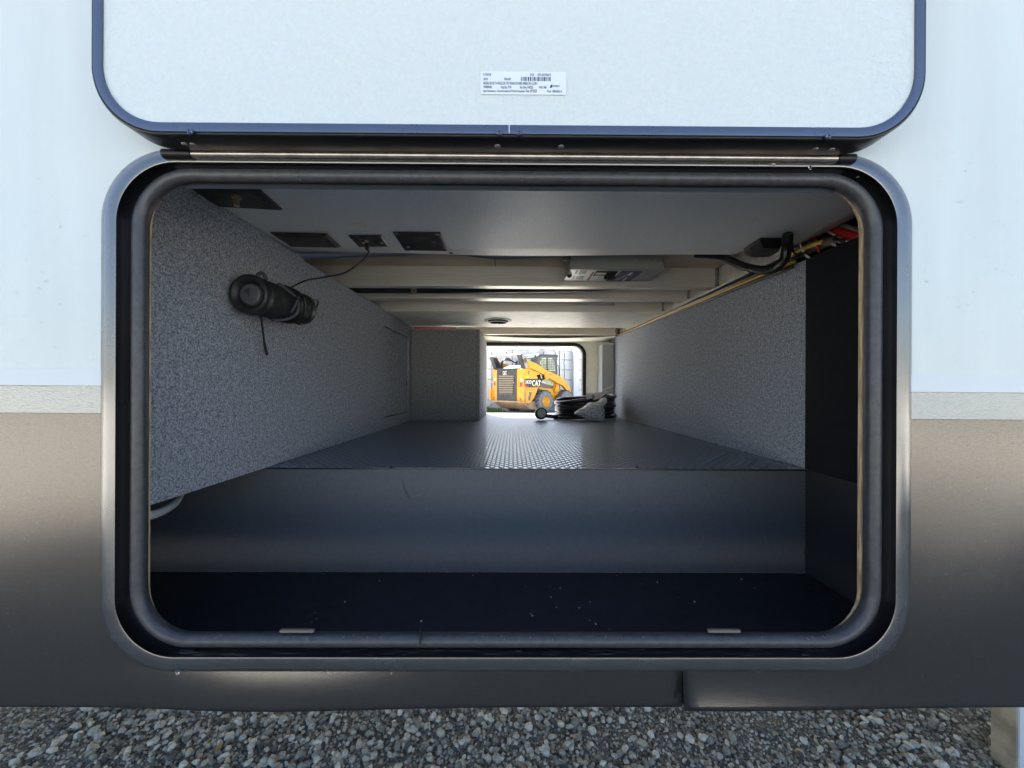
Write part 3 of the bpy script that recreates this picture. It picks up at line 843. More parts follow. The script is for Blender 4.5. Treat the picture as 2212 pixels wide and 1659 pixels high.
# crumbs on the well floor and riser
m = MB()
for (px, py) in ((1275, 1300),(1251, 1313),(1202, 1312),(1274, 1340),(1287,1348),(910,1342),(700,1240),(1420,1258),(1500,1300),(745,1300),(1150,1330),(1210,1270),(1146,1325),(560,1228),(1602,1251),(1630,1270),(820,1255),(1022,1243),(680,1323),(1333,1243),(1190,1290)):
    c = PZ(px, py, ZL + 0.0006); s_ = random.uniform(0.0006, 0.0017)
    m.box(c - Vector((s_, s_ * 0.7, 0.0005)), c + Vector((s_, s_ * 0.8, s_ * 0.7)))
for k in range(45):
    c = Vector((random.uniform(-.85, XR - .02), random.uniform(0.05, Y1 - 0.01), ZL + 0.0003)); s_ = random.uniform(0.0002, 0.0006)
    m.box(c - Vector((s_, s_, 0.0002)), c + Vector((s_, s_, s_)))
o = m.build('crumbs', mat('pale_crumb', (0.55, 0.50, 0.40), 0.8), None); tag(o, 'scattered pale crumbs on the dark well floor', 'debris', kind='stuff')

# raised tread floor
tf = MB().box((XL + 0.0005, Y1 - 0.003, ZF - 0.0001), (XR - 0.0005, FARY - 0.001, ZF + 0.0004)).build('tread_floor', M['tread'], camper)
tf['label'] = 'grey rubber tread matting on the raised floor'
pitch, prow = 0.0222, 0.0126
nx = int((XR - XL - 0.03) / pitch); ny = int((FARY - Y1 - 0.02) / prow)
V, F = [], []
k = 0
c8 = [(math.cos(math.pi * q / 4), math.sin(math.pi * q / 4)) for q in range(8)]
for j in range(ny):
    for i in range(nx):
        cx_, cy_ = XL + 0.012 + (i + 0.5 * (j % 2)) * pitch, Y1 + 0.006 + j * prow
        for rr2, z_ in ((1.0, ZF + 0.0003), (0.80, ZF + 0.0007), (0.42, ZF + 0.0010)):
            for (x_, y_) in c8: V.append((cx_ + x_ * rr2 * 0.0092, cy_ + y_ * rr2 * 0.0100, z_))
        for a_ in (0, 8):
            for q in range(8): F.append((k + a_ + q, k + a_ + (q + 1) % 8, k + a_ + 8 + (q + 1) % 8, k + a_ + 8 + q))
        F.append(tuple(k + 16 + q for q in range(8)))
        k += 24
o = obj('tread_nubs', V, F, mat('rubber_tread_bump', (0.14, 0.17, 0.22), 0.36, spec=0.6), tf, True); o['kind'] = 'stuff'

# --- ceiling parts
def panel_edge(n=24):
    return n
# first board: gently sagging towards its far edge
yb_ = PZ(1107, 548, ZC).y
m = MB(); V = []; F = []; NX, NY = 40, 10
xa, xb = XL + 0.0005, PZ(1697, 545, ZC).x
def sag(u, vv):
    return vv ** 3 * (0.0025 * math.sin(u * 9.0 + 0.5) - 0.003 * math.sin(math.pi * u))
for j in range(NY + 1):
    for i in range(NX + 1):
        u, vv = i / NX, j / NY
        V.append((xa + (xb - xa) * u, 0.031 + (yb_ - 0.031) * vv, ZC + sag(u, vv)))
for j in range(NY):
    for i in range(NX):
        q = j * (NX + 1) + i; F.append((q, q + NX + 1, q + NX + 2, q + 1))
k = len(V); V += [(x_, y_, z_ + 0.003) for x_, y_, z_ in V]; F += [tuple(p + k for p in fc[::-1]) for fc in F]
for i in range(NX):
    q = NY * (NX + 1) + i; F.append((q, q + k, q + k + 1, q + 1))
for j in range(NY):
    q = j * (NX + 1) + NX; F.append((q, q + NX + 1, q + NX + 1 + k, q + k))
ceil = obj('ceiling_board', V, F, M['ceil'], camper, True); ceil['label'] = 'grey linen-textured ceiling board nearest the opening'
sm = ceil.data
# torn spot
tp = [PZ(755, 490, ZC - 0.0006), PZ(760, 481, ZC - 0.0006), PZ(786, 481, ZC - 0.0006), PZ(793, 490, ZC - 0.0018), PZ(783, 489, ZC - 0.002), PZ(775, 492, ZC - 0.0024)]
m = MB(); m.prism(tp, (0, 0, -0.0009)); m.build('torn_flap', mat('cream_torn_paper', (0.75, 0.68, 0.55), 0.6), ceil)
c = PZ(1251, 539, ZC); MB().lathe(c + Vector((0, 0, 0.001)), (0, 0, -1), [(0, 0.004), (0.003, 0.0035), (0.004, 0.0004)], 12).build('ceiling_screw', M['plastic'], ceil, True)
c = PZ(974, 544, ZC); MB().box(c - Vector((.004, .003, .004)), c + Vector((.004, .003, .002))).build('edge_clip', M['plastic'], ceil)
# liner film hanging past the far edge
def strip(pts_a, pts_b, name, material, parent, sub=6):
    A = catmull([Vector(p) for p in pts_a], sub); B = catmull([Vector(p) for p in pts_b], sub)
    n_ = len(A); V = A + B; F = [(i, i + 1, i + 1 + n_, i + n_) for i in range(n_ - 1)]
    k = len(V); off = Vector((0, 0, 0.0015)); V = V + [p + off for p in V]
    F += [tuple(q + k for q in fc[::-1]) for fc in F] + [(i + n_, i + 1 + n_, i + 1 + n_ + k, i + n_ + k) for i in range(n_ - 1)]
    return obj(name, V, F, material, parent, True)
ly = yb_ + 0.012
strip([PY(x_, y_, ly) for x_, y_ in ((640,547),(760,549),(870,548),(974,547))], [PY(x_, y_, ly + 0.01) for x_, y_ in ((660,562),(760,556),(870,553),(974,548))], 'liner_film', M['liner'], camper)
strip([PY(x_, y_, ly) for x_, y_ in ((976,546),(1060,548),(1140,549),(1220,549))], [PY(x_, y_, ly + 0.01) for x_, y_ in ((976,548),(1040,557),(1090,560),(1225,554))], 'liner_film', M['liner'], camper)
# sub-floor above the joists
MB().box((XW, yb_ - 0.2, ZS), (XR + 0.3, FARY, ZS + 0.02)).build('subfloor', M['wood'], camper, org=(0, 0, ZS))['label'] = 'pale wooden sub-floor showing between the joists'
MB().box((XW, 0.03, ZS), (XR + 0.3, yb_ - 0.2, ZS + 0.02)).build('subfloor_front', M['dark_void'], camper)
p = PZ(1069, 565, ZS); MB().box((p.x - .001, yb_ - .1, ZS - .0006), (p.x + .001, yb_ + 0.4, ZS + 0.001)).build('board_joint', M['dark_void'], camper)
# joists
def joist(py_bottom, px_end, py_end, t=0.038, ztop=ZS - 0.0005, zb=ZB):
    y = PZ(1107, py_bottom, zb).y
    xe = PY(px_end, py_end, y).x
    m = MB(); m.box((XL - 0.4, y, zb), (xe, y + t, ztop), bev=0.0025)
    o = m.build('joist', M['alu'], camper, org=(0, y, zb))
    c = Vector((xe, y - 0.002, zb))
    MB().tube([Vector((xe + 0.001, y - 0.002, zb + 0.004 + (ztop - zb - .008) * i / 8)) + Vector((random.uniform(-.001, .001), random.uniform(-.001, .001), 0)) for i in range(9)], [random.uniform(.004, .006) for _ in range(9)], 8).build('weld_seam', M['weld'], o, True)
    return y
y_j1 = joist(618, 1547, 600)
y_j2 = joist(645, 1486, 636, t=0.05)
y_j3 = joist(672, 1431, 662)
y_j4 = joist(722, 1331, 715)
print('joists', y_j1, y_j2, y_j3, y_j4)
# black duct behind the first joist
m = MB(); m.tube([(XL - 0.4, y_j1 + 0.11, ZB + 0.022), (-0.1, y_j1 + 0.11, ZB + 0.026), (PY(1300, 630, y_j1 + .1).x, y_j1 + 0.1, ZB + 0.034), (PY(1345, 628, y_j1 + .1).x, y_j1 + 0.1, ZB + 0.05)], 0.023, 16, smooth=4)
tag(m.build('drain_pipe', M['plastic'], None, True), 'black drain pipe running across between the first two ceiling joists', 'pipe')
p = PY(893, 630, y_j1 + 0.08)
m = MB()
m.box((p.x - 0.010, y_j1 + 0.084, ZB - 0.004), (p.x + 0.010, y_j1 + 0.086, ZS))
o = m.build('pipe_strap', M['loader_grey'], None); tag(o, 'perforated metal strap holding the black drain pipe', 'strap')
for i in range(4):
    c = Vector((p.x, y_j1 + 0.0838, ZB + 0.004 + i * 0.013)); MB().lathe(c, (0, -1, 0), [(0, 0.0034), (0.0003, 0.0034), (0.0003, 0.0001)], 10).build('strap_hole', M['dark_void'], o)
# second ceiling board with grain
ya = y_j3 + 0.001; yc = PZ(1107, 707, H + 0.343).y
MB().box((XL - 0.4, ya, H + 0.343), (XR - 0.03, yc, H + 0.3455)).build('ceiling_board', M['ceil2'], camper, org=(0, ya, H + .343))['label'] = 'cream grained ceiling board with the round vent'
# sagging headliner at the far end
V = []; F = []; NX, NY = 30, 6
y0h, y1h = y_j4 + 0.05, FARY - 0.001
zt = H + 0.343
for j in range(NY + 1):
    for i in range(NX + 1):
        u, vv = i / NX, j / NY
        xx = (-0.2) + (XR - 0.01 + 0.2) * u
        V.append((xx, y0h + (y1h - y0h) * vv, zt - 0.016 * math.sin(math.pi * min(1, u * 1.02)) * (1 - vv * 0.7) - 0.008 * vv))
for j in range(NY):
    for i in range(NX):
        q = j * (NX + 1) + i; F.append((q, q + NX + 1, q + NX + 2, q + 1))
k = len(V); V += [(x_, y_, z_ + 0.003) for x_, y_, z_ in V]; F += [tuple(p + k for p in fc[::-1]) for fc in F]
for i in range(NX): F.append((i, i + 1, i + 1 + k, i + k))
obj('ceiling_board', V, F, M['cream'], camper, True)['label'] = 'sagging cream headliner above the far opening'
# chassis rail above the right wall
m = MB(); xr_ = XR + 0.006
m.box((xr_, yb_ - 0.05, ZB - 0.001), (xr_ + 0.05, FARY, ZS - 0.0006), bev=0.002)
m.build('chassis_rail', M['alu_rail'], camper, org=(xr_, yb_, H + .31))['label'] = 'aluminium rail over the right carpet wall'
MB().box((XR + 0.18, 0.047, ZL), (XR + 0.19, FARY, ZS)).build('end_board', M['dark_void'], camper)
MB().box((XR + 0.013, 0.03, ZF), (XR + 0.18, FARY, ZF + 0.01)).build('void_floor', M['dark_void'], camper)
# carpeted box at far left
bx1 = PY(1036, 800, YB).x; bz1 = PY(960, 711, YB).z
m = MB(); m.box((XL + 0.0008, YB, ZF + 0.0015), (bx1, YB + 0.028, bz1), bev=0.003).box((bx1 - 0.02, YB + 0.0282, ZF + 0.0015), (bx1 - 0.0006, FARY - 0.002, bz1), bev=0.002)
o = m.build('carpet_box', M['carpet_dark'], camper, org=(0, YB, ZF)); o['label'] = 'flecked grey carpet partition at the far left'
c_ = PY(1030, 800, YB - 0.001)
MB().box((bx1 - 0.016, YB - 0.0012, ZF + 0.004), (bx1 - 0.0145, YB + 0.001, bz1 - 0.003)).build('carpet_seam', M['dark_void'], o)
# grey vinyl column at far right
cy0 = 2.12; cxa = PY(1301, 800, cy0).x; czt = PY(1310, 742, cy0).z
m = MB(); m.box((cxa, cy0, ZF + 0.001), (XR - 0.004, FARY - 0.003, czt), bev=0.004)
vc = m.build('vinyl_column', M['vinyl_column'], camper); vc['label'] = 'grey vinyl-covered column beside the far opening'
m = MB(); m.box((cxa - 0.0015, cy0 - 0.0015, czt - 0.006), (XR - 0.003, cy0 + 0.003, czt + 0.002), bev=0.0008); m.build('column_piping', M['cream'], vc)
# far sill lip
MB().box((fx0, FARY - 0.002, ZF - 0.02), (fx1, FARY + 0.05, ZF + 0.004), bev=0.002).build('far_sill', M['alu'], camper)
# underbody, out of view; made pale to bounce light onto the gravel
MB().box((-BX, 0.46, 0.62), (BX, 2.25, 0.66)).build('underbody', mat('light_bounce_underbody', (0.5, 0.5, 0.48), 0.6), camper)

# ================================================================ FIXTURES
def plate(pts, z, thick, bev, material, name, parent):
    """a bevelled plate hanging under the ceiling; pts are its picture corners"""
    P = [PZ(x_, y_, z) for x_, y_ in pts]
    c = sum(P, Vector()) / 4
    m = MB(); bm_v = []
    lo = [p + Vector((0, 0, 0)) for p in P]
    Q = [c + (p - c) * (1 - bev / (p - c).length) + Vector((0, 0, -thick)) for p in P]
    Pm = [p + Vector((0, 0, -thick * 0.35)) for p in P]
    v = P + Pm + Q
    f = [(8, 9, 10, 11)]
    for a_ in (0, 4):
        for i in range(4):
            j = (i + 1) % 4; f.append((a_ + i, a_ + j, a_ + 4 + j, a_ + 4 + i))
    m.add(v, f)
    return m.build(name, material, parent), Q
zc = ZC - 0.0006
# black plate with a brass connector
c = PZ(505, 425, zc); t1 = thing('coax_plate', c, 'black wall plate with a brass connector, nearest the front of the ceiling board', 'socket', 'fixtures on the grey ceiling board')
plate([(399,395),(562,408),(610,451),(466,443)], zc, 0.004, 0.004, M['plastic_dusty'], 'cover_plate', t1)
c2 = PZ(511, 424, zc - 0.004)
m = MB(); m.lathe(c2, (0, 0, -1), [(0, 0.0075), (0.004, 0.0075), (0.004, 0.0048), (0.018, 0.0048), (0.018, 0.0002)], 16)
m.build('connector', M['brass'], t1, auto=R(40))
m = MB(); cc = PZ(569, 433, zc - 0.0042); m.lathe(cc, (0, 0, -1), [(0, .003), (.0012, .0026), (.0014, .0002)], 10); m.build('screw', M['plastic'], t1, True)
# outlet
c = PZ(660, 516, zc); t2 = thing('power_outlet', c, 'dusty black power outlet with a green sticker beside the left carpet wall', 'power outlet', 'fixtures on the grey ceiling board')
plate([(584,501),(706,504),(736,531),(627,529)], zc, 0.006, 0.006, M['plastic_dusty'], 'cover_plate', t2)
m = MB(); m.prism([PZ(x_, y_, zc - 0.0065) for x_, y_ in ((686,514),(697,514),(708,525),(696,525))], (0, 0, -0.0003)); m.build('sticker', M['green_label'], t2)
for (x_, y_) in ((642,519),(668,520)):
    m = MB()
    for (dx, dy, a_, b_) in ((-.009,0,.0012,.005),(.009,0,.0012,.005),(0,.012,.003,.003)):
        q = PZ(x_, y_, zc - 0.0063) + Vector((dx, dy, 0)); m.box(q - Vector((a_, b_, .0004)), q + Vector((a_, b_, .0002)))
    m.build('socket_slots', M['dark_void'], t2)
m = MB(); m.prism([PZ(x_, y_, zc - 0.0064) for x_, y_ in ((612,511),(694,513),(712,526.5),(637,525.5))], (0, 0, -0.0012)); m.build('outlet_face', M['plastic_dusty'], t2)
# usb plate
c = PZ(796, 517, zc); t3 = thing('usb_outlet', c, 'small black charging outlet with a cable plugged in, middle of the row', 'power outlet', 'fixtures on the grey ceiling board')
plate([(752,507.5),(824,506.5),(841,529),(774,530)], zc, 0.005, 0.004, M['plastic_dusty'], 'cover_plate', t3)
for (x_, y_) in ((785,524.5),(824,524)):
    m = MB(); m.lathe(PZ(x_, y_, zc - 0.007), (0, 0, -1), [(0, .0036), (.0015, .003), (.002, .0003)], 12); m.build('screw', M['steel'], t3, True)
m = MB(); q = PZ(812, 521, zc - .0072); m.box(q - Vector((.005, .003, .0003)), q + Vector((.005, .003, .0003))); m.build('port', M['dark_void'], t3)
# larger plate
c = PZ(908, 518, zc); t4 = thing('solar_inlet', c, 'scratched black plate with four corner screws and a round mark, right of the charging outlet', 'socket', 'fixtures on the grey ceiling board')
plate([(848,500),(951,500),(968,538),(873,537)], zc, 0.006, 0.004, M['plastic'], 'cover_plate', t4)
for (x_, y_) in ((857,505),(944,506),(881,533),(960,534)):
    m = MB(); m.lathe(PZ(x_, y_, zc - 0.006), (0, 0, -1), [(0, .0045), (.0018, .0038), (.0024, .0003)], 12); m.build('screw', M['rivet'], t4, True)
m = MB(); m.lathe(PZ(935, 523, zc - 0.0061), (0, 0, -1), [(0, .010), (.0003, .010), (.0003, .0001)], 20); m.build('round_mark', M['radiator'], t4)
m = MB(); m.box(PZ(904, 520, zc - .006) - Vector((.012, .030, .0008)), PZ(904, 520, zc - .006) + Vector((.030, .012, .0001)), bev=.0004); m.build('raised_panel', M['plastic_dusty'], t4)
# white worn edge
m = MB(); m.prism([PZ(953, 508, zc - .002), PZ(955, 508, zc - .002), PZ(968.5, 537, zc - .002), PZ(966, 537, zc - .002)], (0, 0, -.002)); m.build('worn_edge', M['white'], t4)

# switch box (transfer / breaker) hanging by the first joist
ZX = H + 0.357
pA = PZ(1232, 581, ZX); pB = PZ(1434, 583, ZX); yn = (pA.y + pB.y) / 2
yf = PZ(1215, 607, ZX).y
bt = thing('breaker_box', (0.5 * (pA.x + pB.x), yn, ZX), 'grey metal breaker box with a printed cover, hung under the joists', 'electrical box')
m = MB(); m.box((pA.x + 0.004, yn + 0.006, ZX + 0.018), (pB.x - 0.004, yf - 0.004, ZS - 0.001), bev=0.002); m.build('enclosure', M['grey_box'], bt)
m = MB(); m.box((pA.x, yn, ZX + 0.0006), (pB.x, yf, ZX + 0.022), bev=0.0015); cov = m.build('cover', M['grey_box'], bt)
u_ = lambda x_, y_, d=0.0: PZ(x_, y_, ZX - d)
def cv(x, y): return ((2200 + x / 4.424) * 0.54, (970 + y / 4.424) * 0.54)
def quad(pts, d, mtl, name, parent, th=0.0003):
    m = MB(); m.prism([u_(*cv(*p_), d) for p_ in pts], (0, 0, -th)); return m.build(name, mtl, parent)
quad([(375,475),(1660,495),(1420,688),(240,676)], 0.0, M['foil'], 'foil_label', cov)
quad([(1275,500),(1660,500),(1415,686),(1062,684)], 0.0005, M['blue'], 'blue_label', cov)
quad([(1425,530),(1470,530),(1415,585),(1368,585)], 0.0009, M['white'], 'label_block', cov)
quad([(1340,620),(1372,620),(1310,676),(1275,676)], 0.0009, M['white'], 'label_block', cov)
quad([(755,522),(790,522),(685,670),(650,668)], 0.0006, M['red'], 'red_stripe', cov)
m = MB()
for i in range(16):
    f_ = i / 16.0
    for (r0, r1) in (((470 + f_ * 200, 492), (430 + f_ * 200, 575)), ((420 + f_ * 200, 592), (378 + f_ * 200, 664))):
        if random.random() < 0.1: continue
        a_, b_ = u_(*cv(*r0), .0006), u_(*cv(*r1), .0006); b_ = a_ + (b_ - a_) * random.uniform(.6, 1)
        m.add([a_, a_ + Vector((.0012, 0, 0)), b_ + Vector((.0012, 0, 0)), b_], [(0, 1, 2, 3)])
m.build('small_print', M['ink'], cov)
m = MB(); text_on(m, 'SQUARE D', u_(*cv(1180, 670), .0012), Vector((0.35, -1, 0)).normalized(), Vector((-1, -.35, 0)).normalized(), 0.010, 0.075); m.build('print', M['white'], cov)
quad([(830,500),(1215,510),(1135,600),(755,590)], 0.0006, M['dark_void'], 'switch_window', cov)
quad([(830,535),(1010,537),(980,568),(795,566)], 0.0010, M['cream'], 'switch_tab', cov)
quad([(790,585),(985,588),(960,612),(770,610)], 0.0010, M['cream'], 'switch_tab', cov)
m = MB(); q = u_(*cv(1060, 585)); m.box(q - Vector((.010, .010, .016)), q + Vector((.010, .010, 0)), bev=.002).box(q - Vector((.018, .004, .012)), q + Vector((.018, .004, -.002)), bev=.001); m.build('toggle', M['plastic'], cov)
m = MB(); m.lathe(u_(*cv(345, 575)), (0, 0, -1), [(0, .008), (.006, .007), (.009, .003), (.009, .0003)], 16); m.build('knob', M['plastic'], cov, True)
m = MB(); q = PY(1224, 552, yn + .01); m.box((q.x - .010, yn + .004, ZX + .03), (q.x + .012, yn + .03, ZS - .002), bev=.002); m.build('clamp', M['loader_grey'], bt)
for i in range(9):
    pass
for (x_, y_) in ((1250, 562), (1375, 560), (1416, 562)):
    q = PY(x_, y_, yn + .005); m = MB(); m.lathe(q, (0, -1, 0), [(0, .0024), (.0012, .002), (.0014, .0002)], 8); m.build('screw', M['steel'], bt, True)

# round vent on second board
zv = H + 0.3428
c = PZ(1076, 692, zv); vt = thing('ceiling_vent', c, 'round vent with dark louvres set in the cream ceiling board', 'vent')
rv = (PZ(1106, 692, zv).x - PZ(1046, 692, zv).x) / 2
m = MB(); m.lathe(c, (0, 0, -1), [(0, rv), (.003, rv * .98), (.005, rv * .85), (.005, rv * .72), (0.001, rv * .70)], 32); m.build('vent_ring', M['cream'], vt, auto=R(40))
m = MB(); m.lathe(c, (0, 0, -1), [(.0045, rv * .74), (.012, rv * .70), (.012, rv * .60), (.001, rv * .58), (.0008, 0.0005)], 32); m.build('vent_collar', M['plastic'], vt, auto=R(40))
for i in range(5):
    d_ = (i - 2) * rv * 0.22; hw = math.sqrt(max(0.0001, (rv * .56) ** 2 - d_ * d_))
    m = MB(); m.add([c + Vector((-hw, d_ - .004, -.002)), c + Vector((hw, d_ - .004, -.002)), c + Vector((hw, d_ + .004, -.012)), c + Vector((-hw, d_ + .004, -.012)), c + Vector((-hw, d_ - .003, -.001)), c + Vector((hw, d_ - .003, -.001)), c + Vector((hw, d_ + .005, -.011)), c + Vector((-hw, d_ + .005, -.011))], [(0, 1, 2, 3), (7, 6, 5, 4), (3, 2, 6, 7), (0, 4, 5, 1)]); m.build('louvre', M['plastic'], vt)
m = MB(); m.prism([c + Vector((-.012, -.012, -.012)), c + Vector((.012, .0, -.012)), c + Vector((.006, .030, -.012))], (0, 0, -.006)); m.build('vent_tab', M['plastic'], vt)
for s_ in (-1, 1):
    m = MB(); m.lathe(c + Vector((s_ * rv * .86, -0.008, -.004)), (0, 0, -1), [(0, .005), (.002, .004), (.0022, .0003)], 10); m.build('screw', M['plastic'], vt, True)
# small white tube under third joist
q0, q1 = PY(1242, 655, y_j3 - 0.03), PY(1327, 657, y_j3 - 0.03)
m = MB(); m.tube([q0, q1], [0.004, 0.007], 10); tag(m.build('white_tube', M['white_trim'], None, True), 'short white plastic tube between the second and third joists', 'tube')

# cable boot and conduit at the right
c = PZ(1650, 530, zc); cb = thing('cable_boot', c, 'black plastic cable entry boot at the right edge of the ceiling board', 'cable entry')
b0 = [PZ(x_, y_, zc) for x_, y_ in ((1606,537),(1642,513),(1689,514),(1688,524),(1660,541),(1610,543))]
cc = sum(b0, Vector()) / 6
m = MB(); v = b0 + [p + Vector((0, 0, -0.008)) for p in b0] + [cc + (p - cc) * 0.72 + Vector((0.006, 0, -0.020)) for p in b0]
f = [tuple(range(12, 18))] + [(i + a_, (i + 1) % 6 + a_, (i + 1) % 6 + 6 + a_, i + 6 + a_) for a_ in (0, 6) for i in range(6)]
m.add(v, f); m.build('boot_shell', M['plastic'], cb)
m = MB(); m.lathe(PZ(1622, 538, zc - .010), (0.3, -1, -.5), [(0, .005), (.002, .004), (.002, .0003)], 10); m.build('screw', M['rivet'], cb, True)
yq = yb_ - 0.02
cpts = [PY(1500, 549, yb_ + .06), PY(1530, 551, yb_ + .05), PY(1566, 557, yb_ + .03), PY(1600, 573, yb_ + .0), PY(1640, 583, yq - .03), PY(1671, 581, yq - .07), PY(1693, 562, yq - .10), PY(1699, 538, yq - .12), PY(1701, 520, yq - .13), PY(1702, 505, yq - .14)]
fine = catmull([Vector(p) for p in cpts], 14)
rad = [0.0098 + (0.0009 if i % 2 else -0.0003) for i in range(len(fine))]
m = MB(); m.tube(fine, rad, 14); tag(m.build('flex_conduit', M['cable'], None), 'thick black corrugated conduit looping below the ceiling board edge', 'conduit')

# wiring above the right wall (world positions; they run in the gap beyond the board)
def wire(name, pts, r, material, label, cat='cable', grp=None, n=8, smooth=6):
    m = MB(); m.tube(pts, r, n, smooth=smooth); return tag(m.build(name, material, None, True), label, cat, grp)
def loomline(dx, dz, y0, y1):
    out = []
    for i in range(9):
        y = y0 + (y1 - y0) * i / 8
        zz = zr0 + (zr1 - zr0) * (y - Y1) / (FARY - Y1)
        out.append(Vector((XR + dx, y, zz + dz * (1 - 0.85 * i / 8) + 0.001 * math.sin(i * 2.1))))
    return out
wire('yellow_cable', loomline(-0.005, 0.004, 0.45, FARY - .01), 0.0042, M['yellow_wire'], 'yellow cable running to the far end along the top of the right wall', 'cable', 'cables along the right wall top')
wire('black_cable', loomline(-0.003, 0.014, 0.42, FARY - .01), 0.0052, M['cable'], 'black cable lying above the yellow one along the right wall', 'cable', 'cables along the right wall top')
wire('black_cable', loomline(-0.004, -0.006, 0.46, FARY - .01), 0.0045, M['brown_wire'], 'dark brown cable just below the yellow one on the right wall', 'cable', 'cables along the right wall top')
def c21(x, y): return ((2850 + x / 3.403) * 0.54, (850 + y / 3.403) * 0.54)
def wpx(pts, xw):
    return [PX(*c21(x_, y_), xw_) for (x_, y_), xw_ in zip(pts, xw)]
GR = 'loose wires in the front right corner'
wire('white_wire', wpx([(1170,340),(1190,400),(1230,520),(1280,590),(1318,612)], [XR + .012, XR + .008, XR, XR - .004, XR - .006]), 0.0022, M['white_wire'], 'thin white wire curving down left of the red one in the corner', 'wire', GR)
wire('red_wire', wpx([(1360,270),(1395,350),(1430,450),(1450,545)], [XR + .016, XR + .010, XR + .002, XR]), 0.0024, M['red_wire'], 'thin red wire hanging in front of the loom in the corner', 'wire', GR)
wire('white_wire', wpx([(1450,430),(1500,405),(1560,400),(1640,430),(1680,465)], [XR + .02, XR + .016, XR + .012, XR + .006, XR + .002]), 0.0026, M['white_wire'], 'short white wire arching toward the black side board', 'wire', GR)
wire('grey_cable', wpx([(1560,170),(1700,165),(1850,205),(2030,280)], [XR + .05, XR + .04, XR + .03, XR + .02]), 0.0062, M['grey_wire'], 'grey cable above the broad red one in the top right corner', 'cable', GR)
m = MB()
for k in range(3):
    m.tube(wpx([(1500,200 + k * 22),(1650,225 + k * 40),(1800,275 + k * 50),(2010,340 + k * 60)], [XR + .045, XR + .035, XR + .025, XR + .012]), 0.0085, 10, smooth=5)
tag(m.build('red_battery_cable', M['red_wire'], None, True), 'broad red battery cables in the top right corner of the compartment', 'cable', GR)
wire('white_wire', wpx([(1470,205),(1600,275),(1730,345),(1835,400)], [XR + .03, XR + .022, XR + .014, XR + .008]), 0.0018, M['white_wire'], 'thin pale wire under the broad red battery cables', 'wire', GR)
wire('black_cable', wpx([(1400,250),(1500,310),(1620,360),(1800,400)], [XR + .03, XR + .02, XR + .012, XR + .006]), 0.0058, M['cable'], 'black cable sloping below the broad red battery cables', 'cable', GR)
wire('black_cable', wpx([(1060,420),(1075,480),(1120,560),(1170,600)], [XR + .012, XR + .008, XR, XR - .004]), 0.0030, M['cable'], 'thin black cable beside the conduit in the corner', 'cable', GR)
wire('brown_cable', wpx([(1230,560),(1400,470),(1550,420),(1700,380)], [XR + .014, XR + .014, XR + .014, XR + .014]), 0.012, M['brown_wire'], 'thick brown loom behind the white and red wires', 'cable', GR)
wire('yellow_cable', wpx([(1060,590),(1200,520),(1340,455),(1500,400)], [XR + .004, XR + .004, XR + .004, XR + .004]), 0.0055, M['yellow_wire'], 'yellow cable end showing behind the white and red wires', 'cable', GR)
# bits behind carpet box top
wire('red_wire', [PY(895, 709, YB + .05), PY(930, 708.5, YB + .05), PY(985, 708.5, YB + .05)], 0.004, M['red_wire'], 'red wire in the slot above the far carpet partition', 'wire')

# white braided hose, lower left
hp = [PY(392, 1060, 0.32), PY(378, 1085, 0.26), PY(352, 1103, 0.20), PY(322, 1114, 0.15), PY(280, 1126, 0.10)]
wire('braided_hose', hp, 0.0075, M['hose'], 'white braided water hose below the left carpet wall', 'hose', n=14)
# hose disappears behind the carpet wall

# ================================================================ SPEAKER
sx_ = XL + 0.045
fc = PX(540, 636, sx_); bc = PX(650, 668, sx_ + 0.002)
axs = (bc - fc); Ls = axs.length; axn = axs.normalized()
sp = thing('portable_speaker', (fc + bc) / 2 - Vector((0, 0, .04)), 'black cylindrical portable speaker hung on the left carpet wall', 'speaker')
r0 = 0.0385
m = MB(); m.lathe(fc, axn, [(0.004, r0 * .94), (0.012, r0 * .98), (Ls * .5, r0 * .98), (Ls - .012, r0 * .95), (Ls - .004, r0 * .90)], 40); m.build('body', M['fabric'], sp, True)
m = MB(); m.lathe(fc, axn, [(0.016, r0 * 1.0), (0.004, r0 * 1.04), (-0.004, r0 * 1.02), (-0.008, r0 * .93), (-0.007, r0 * .80), (0.0, r0 * .66), (0.004, r0 * .60), (0.006, r0 * .57)], 48); m.build('end_ring', M['speaker_rubber'], sp, True)
m = MB(); m.lathe(fc, axn, [(0.006, r0 * .60), (0.002, r0 * .545), (-0.001, r0 * .53), (-0.002, r0 * .45), (-0.0025, 0.0004)], 40); cap_ = m.build('bass_cap', M['radiator'], sp, True)
m = MB(); m.lathe(bc, -axn, [(0.016, r0 * .98), (0.004, r0 * 1.0), (-0.004, r0 * .98), (-0.008, r0 * .8), (-0.004, r0 * .4), (-0.004, .0004)], 40); m.build('end_ring', M['speaker_rubber'], sp, True)
# mark on the cap
e1 = Vector((1, 0, 0)); e1 = (e1 - axn * e1.dot(axn)).normalized(); e2 = e1.cross(axn).normalized()
if e2.z < 0: e2 = -e2
k0 = fc - axn * 0.0029
m = MB(); m.prism([k0 + e1 * a_ * r0 + e2 * b_ * r0 for a_, b_ in ((-.30, .17), (.04, .33), (.02, -.10))], -axn * 0.0007)
ringp = [k0 + e1 * (.07 + .10 * math.cos(t)) * r0 + e2 * (-.27 + .10 * math.sin(t)) * r0 for t in [i * math.pi / 8 for i in range(16)]]
m.tube(ringp, 0.0004, 6, closed=True); m.build('logo', M['radiator_mark'], cap_)
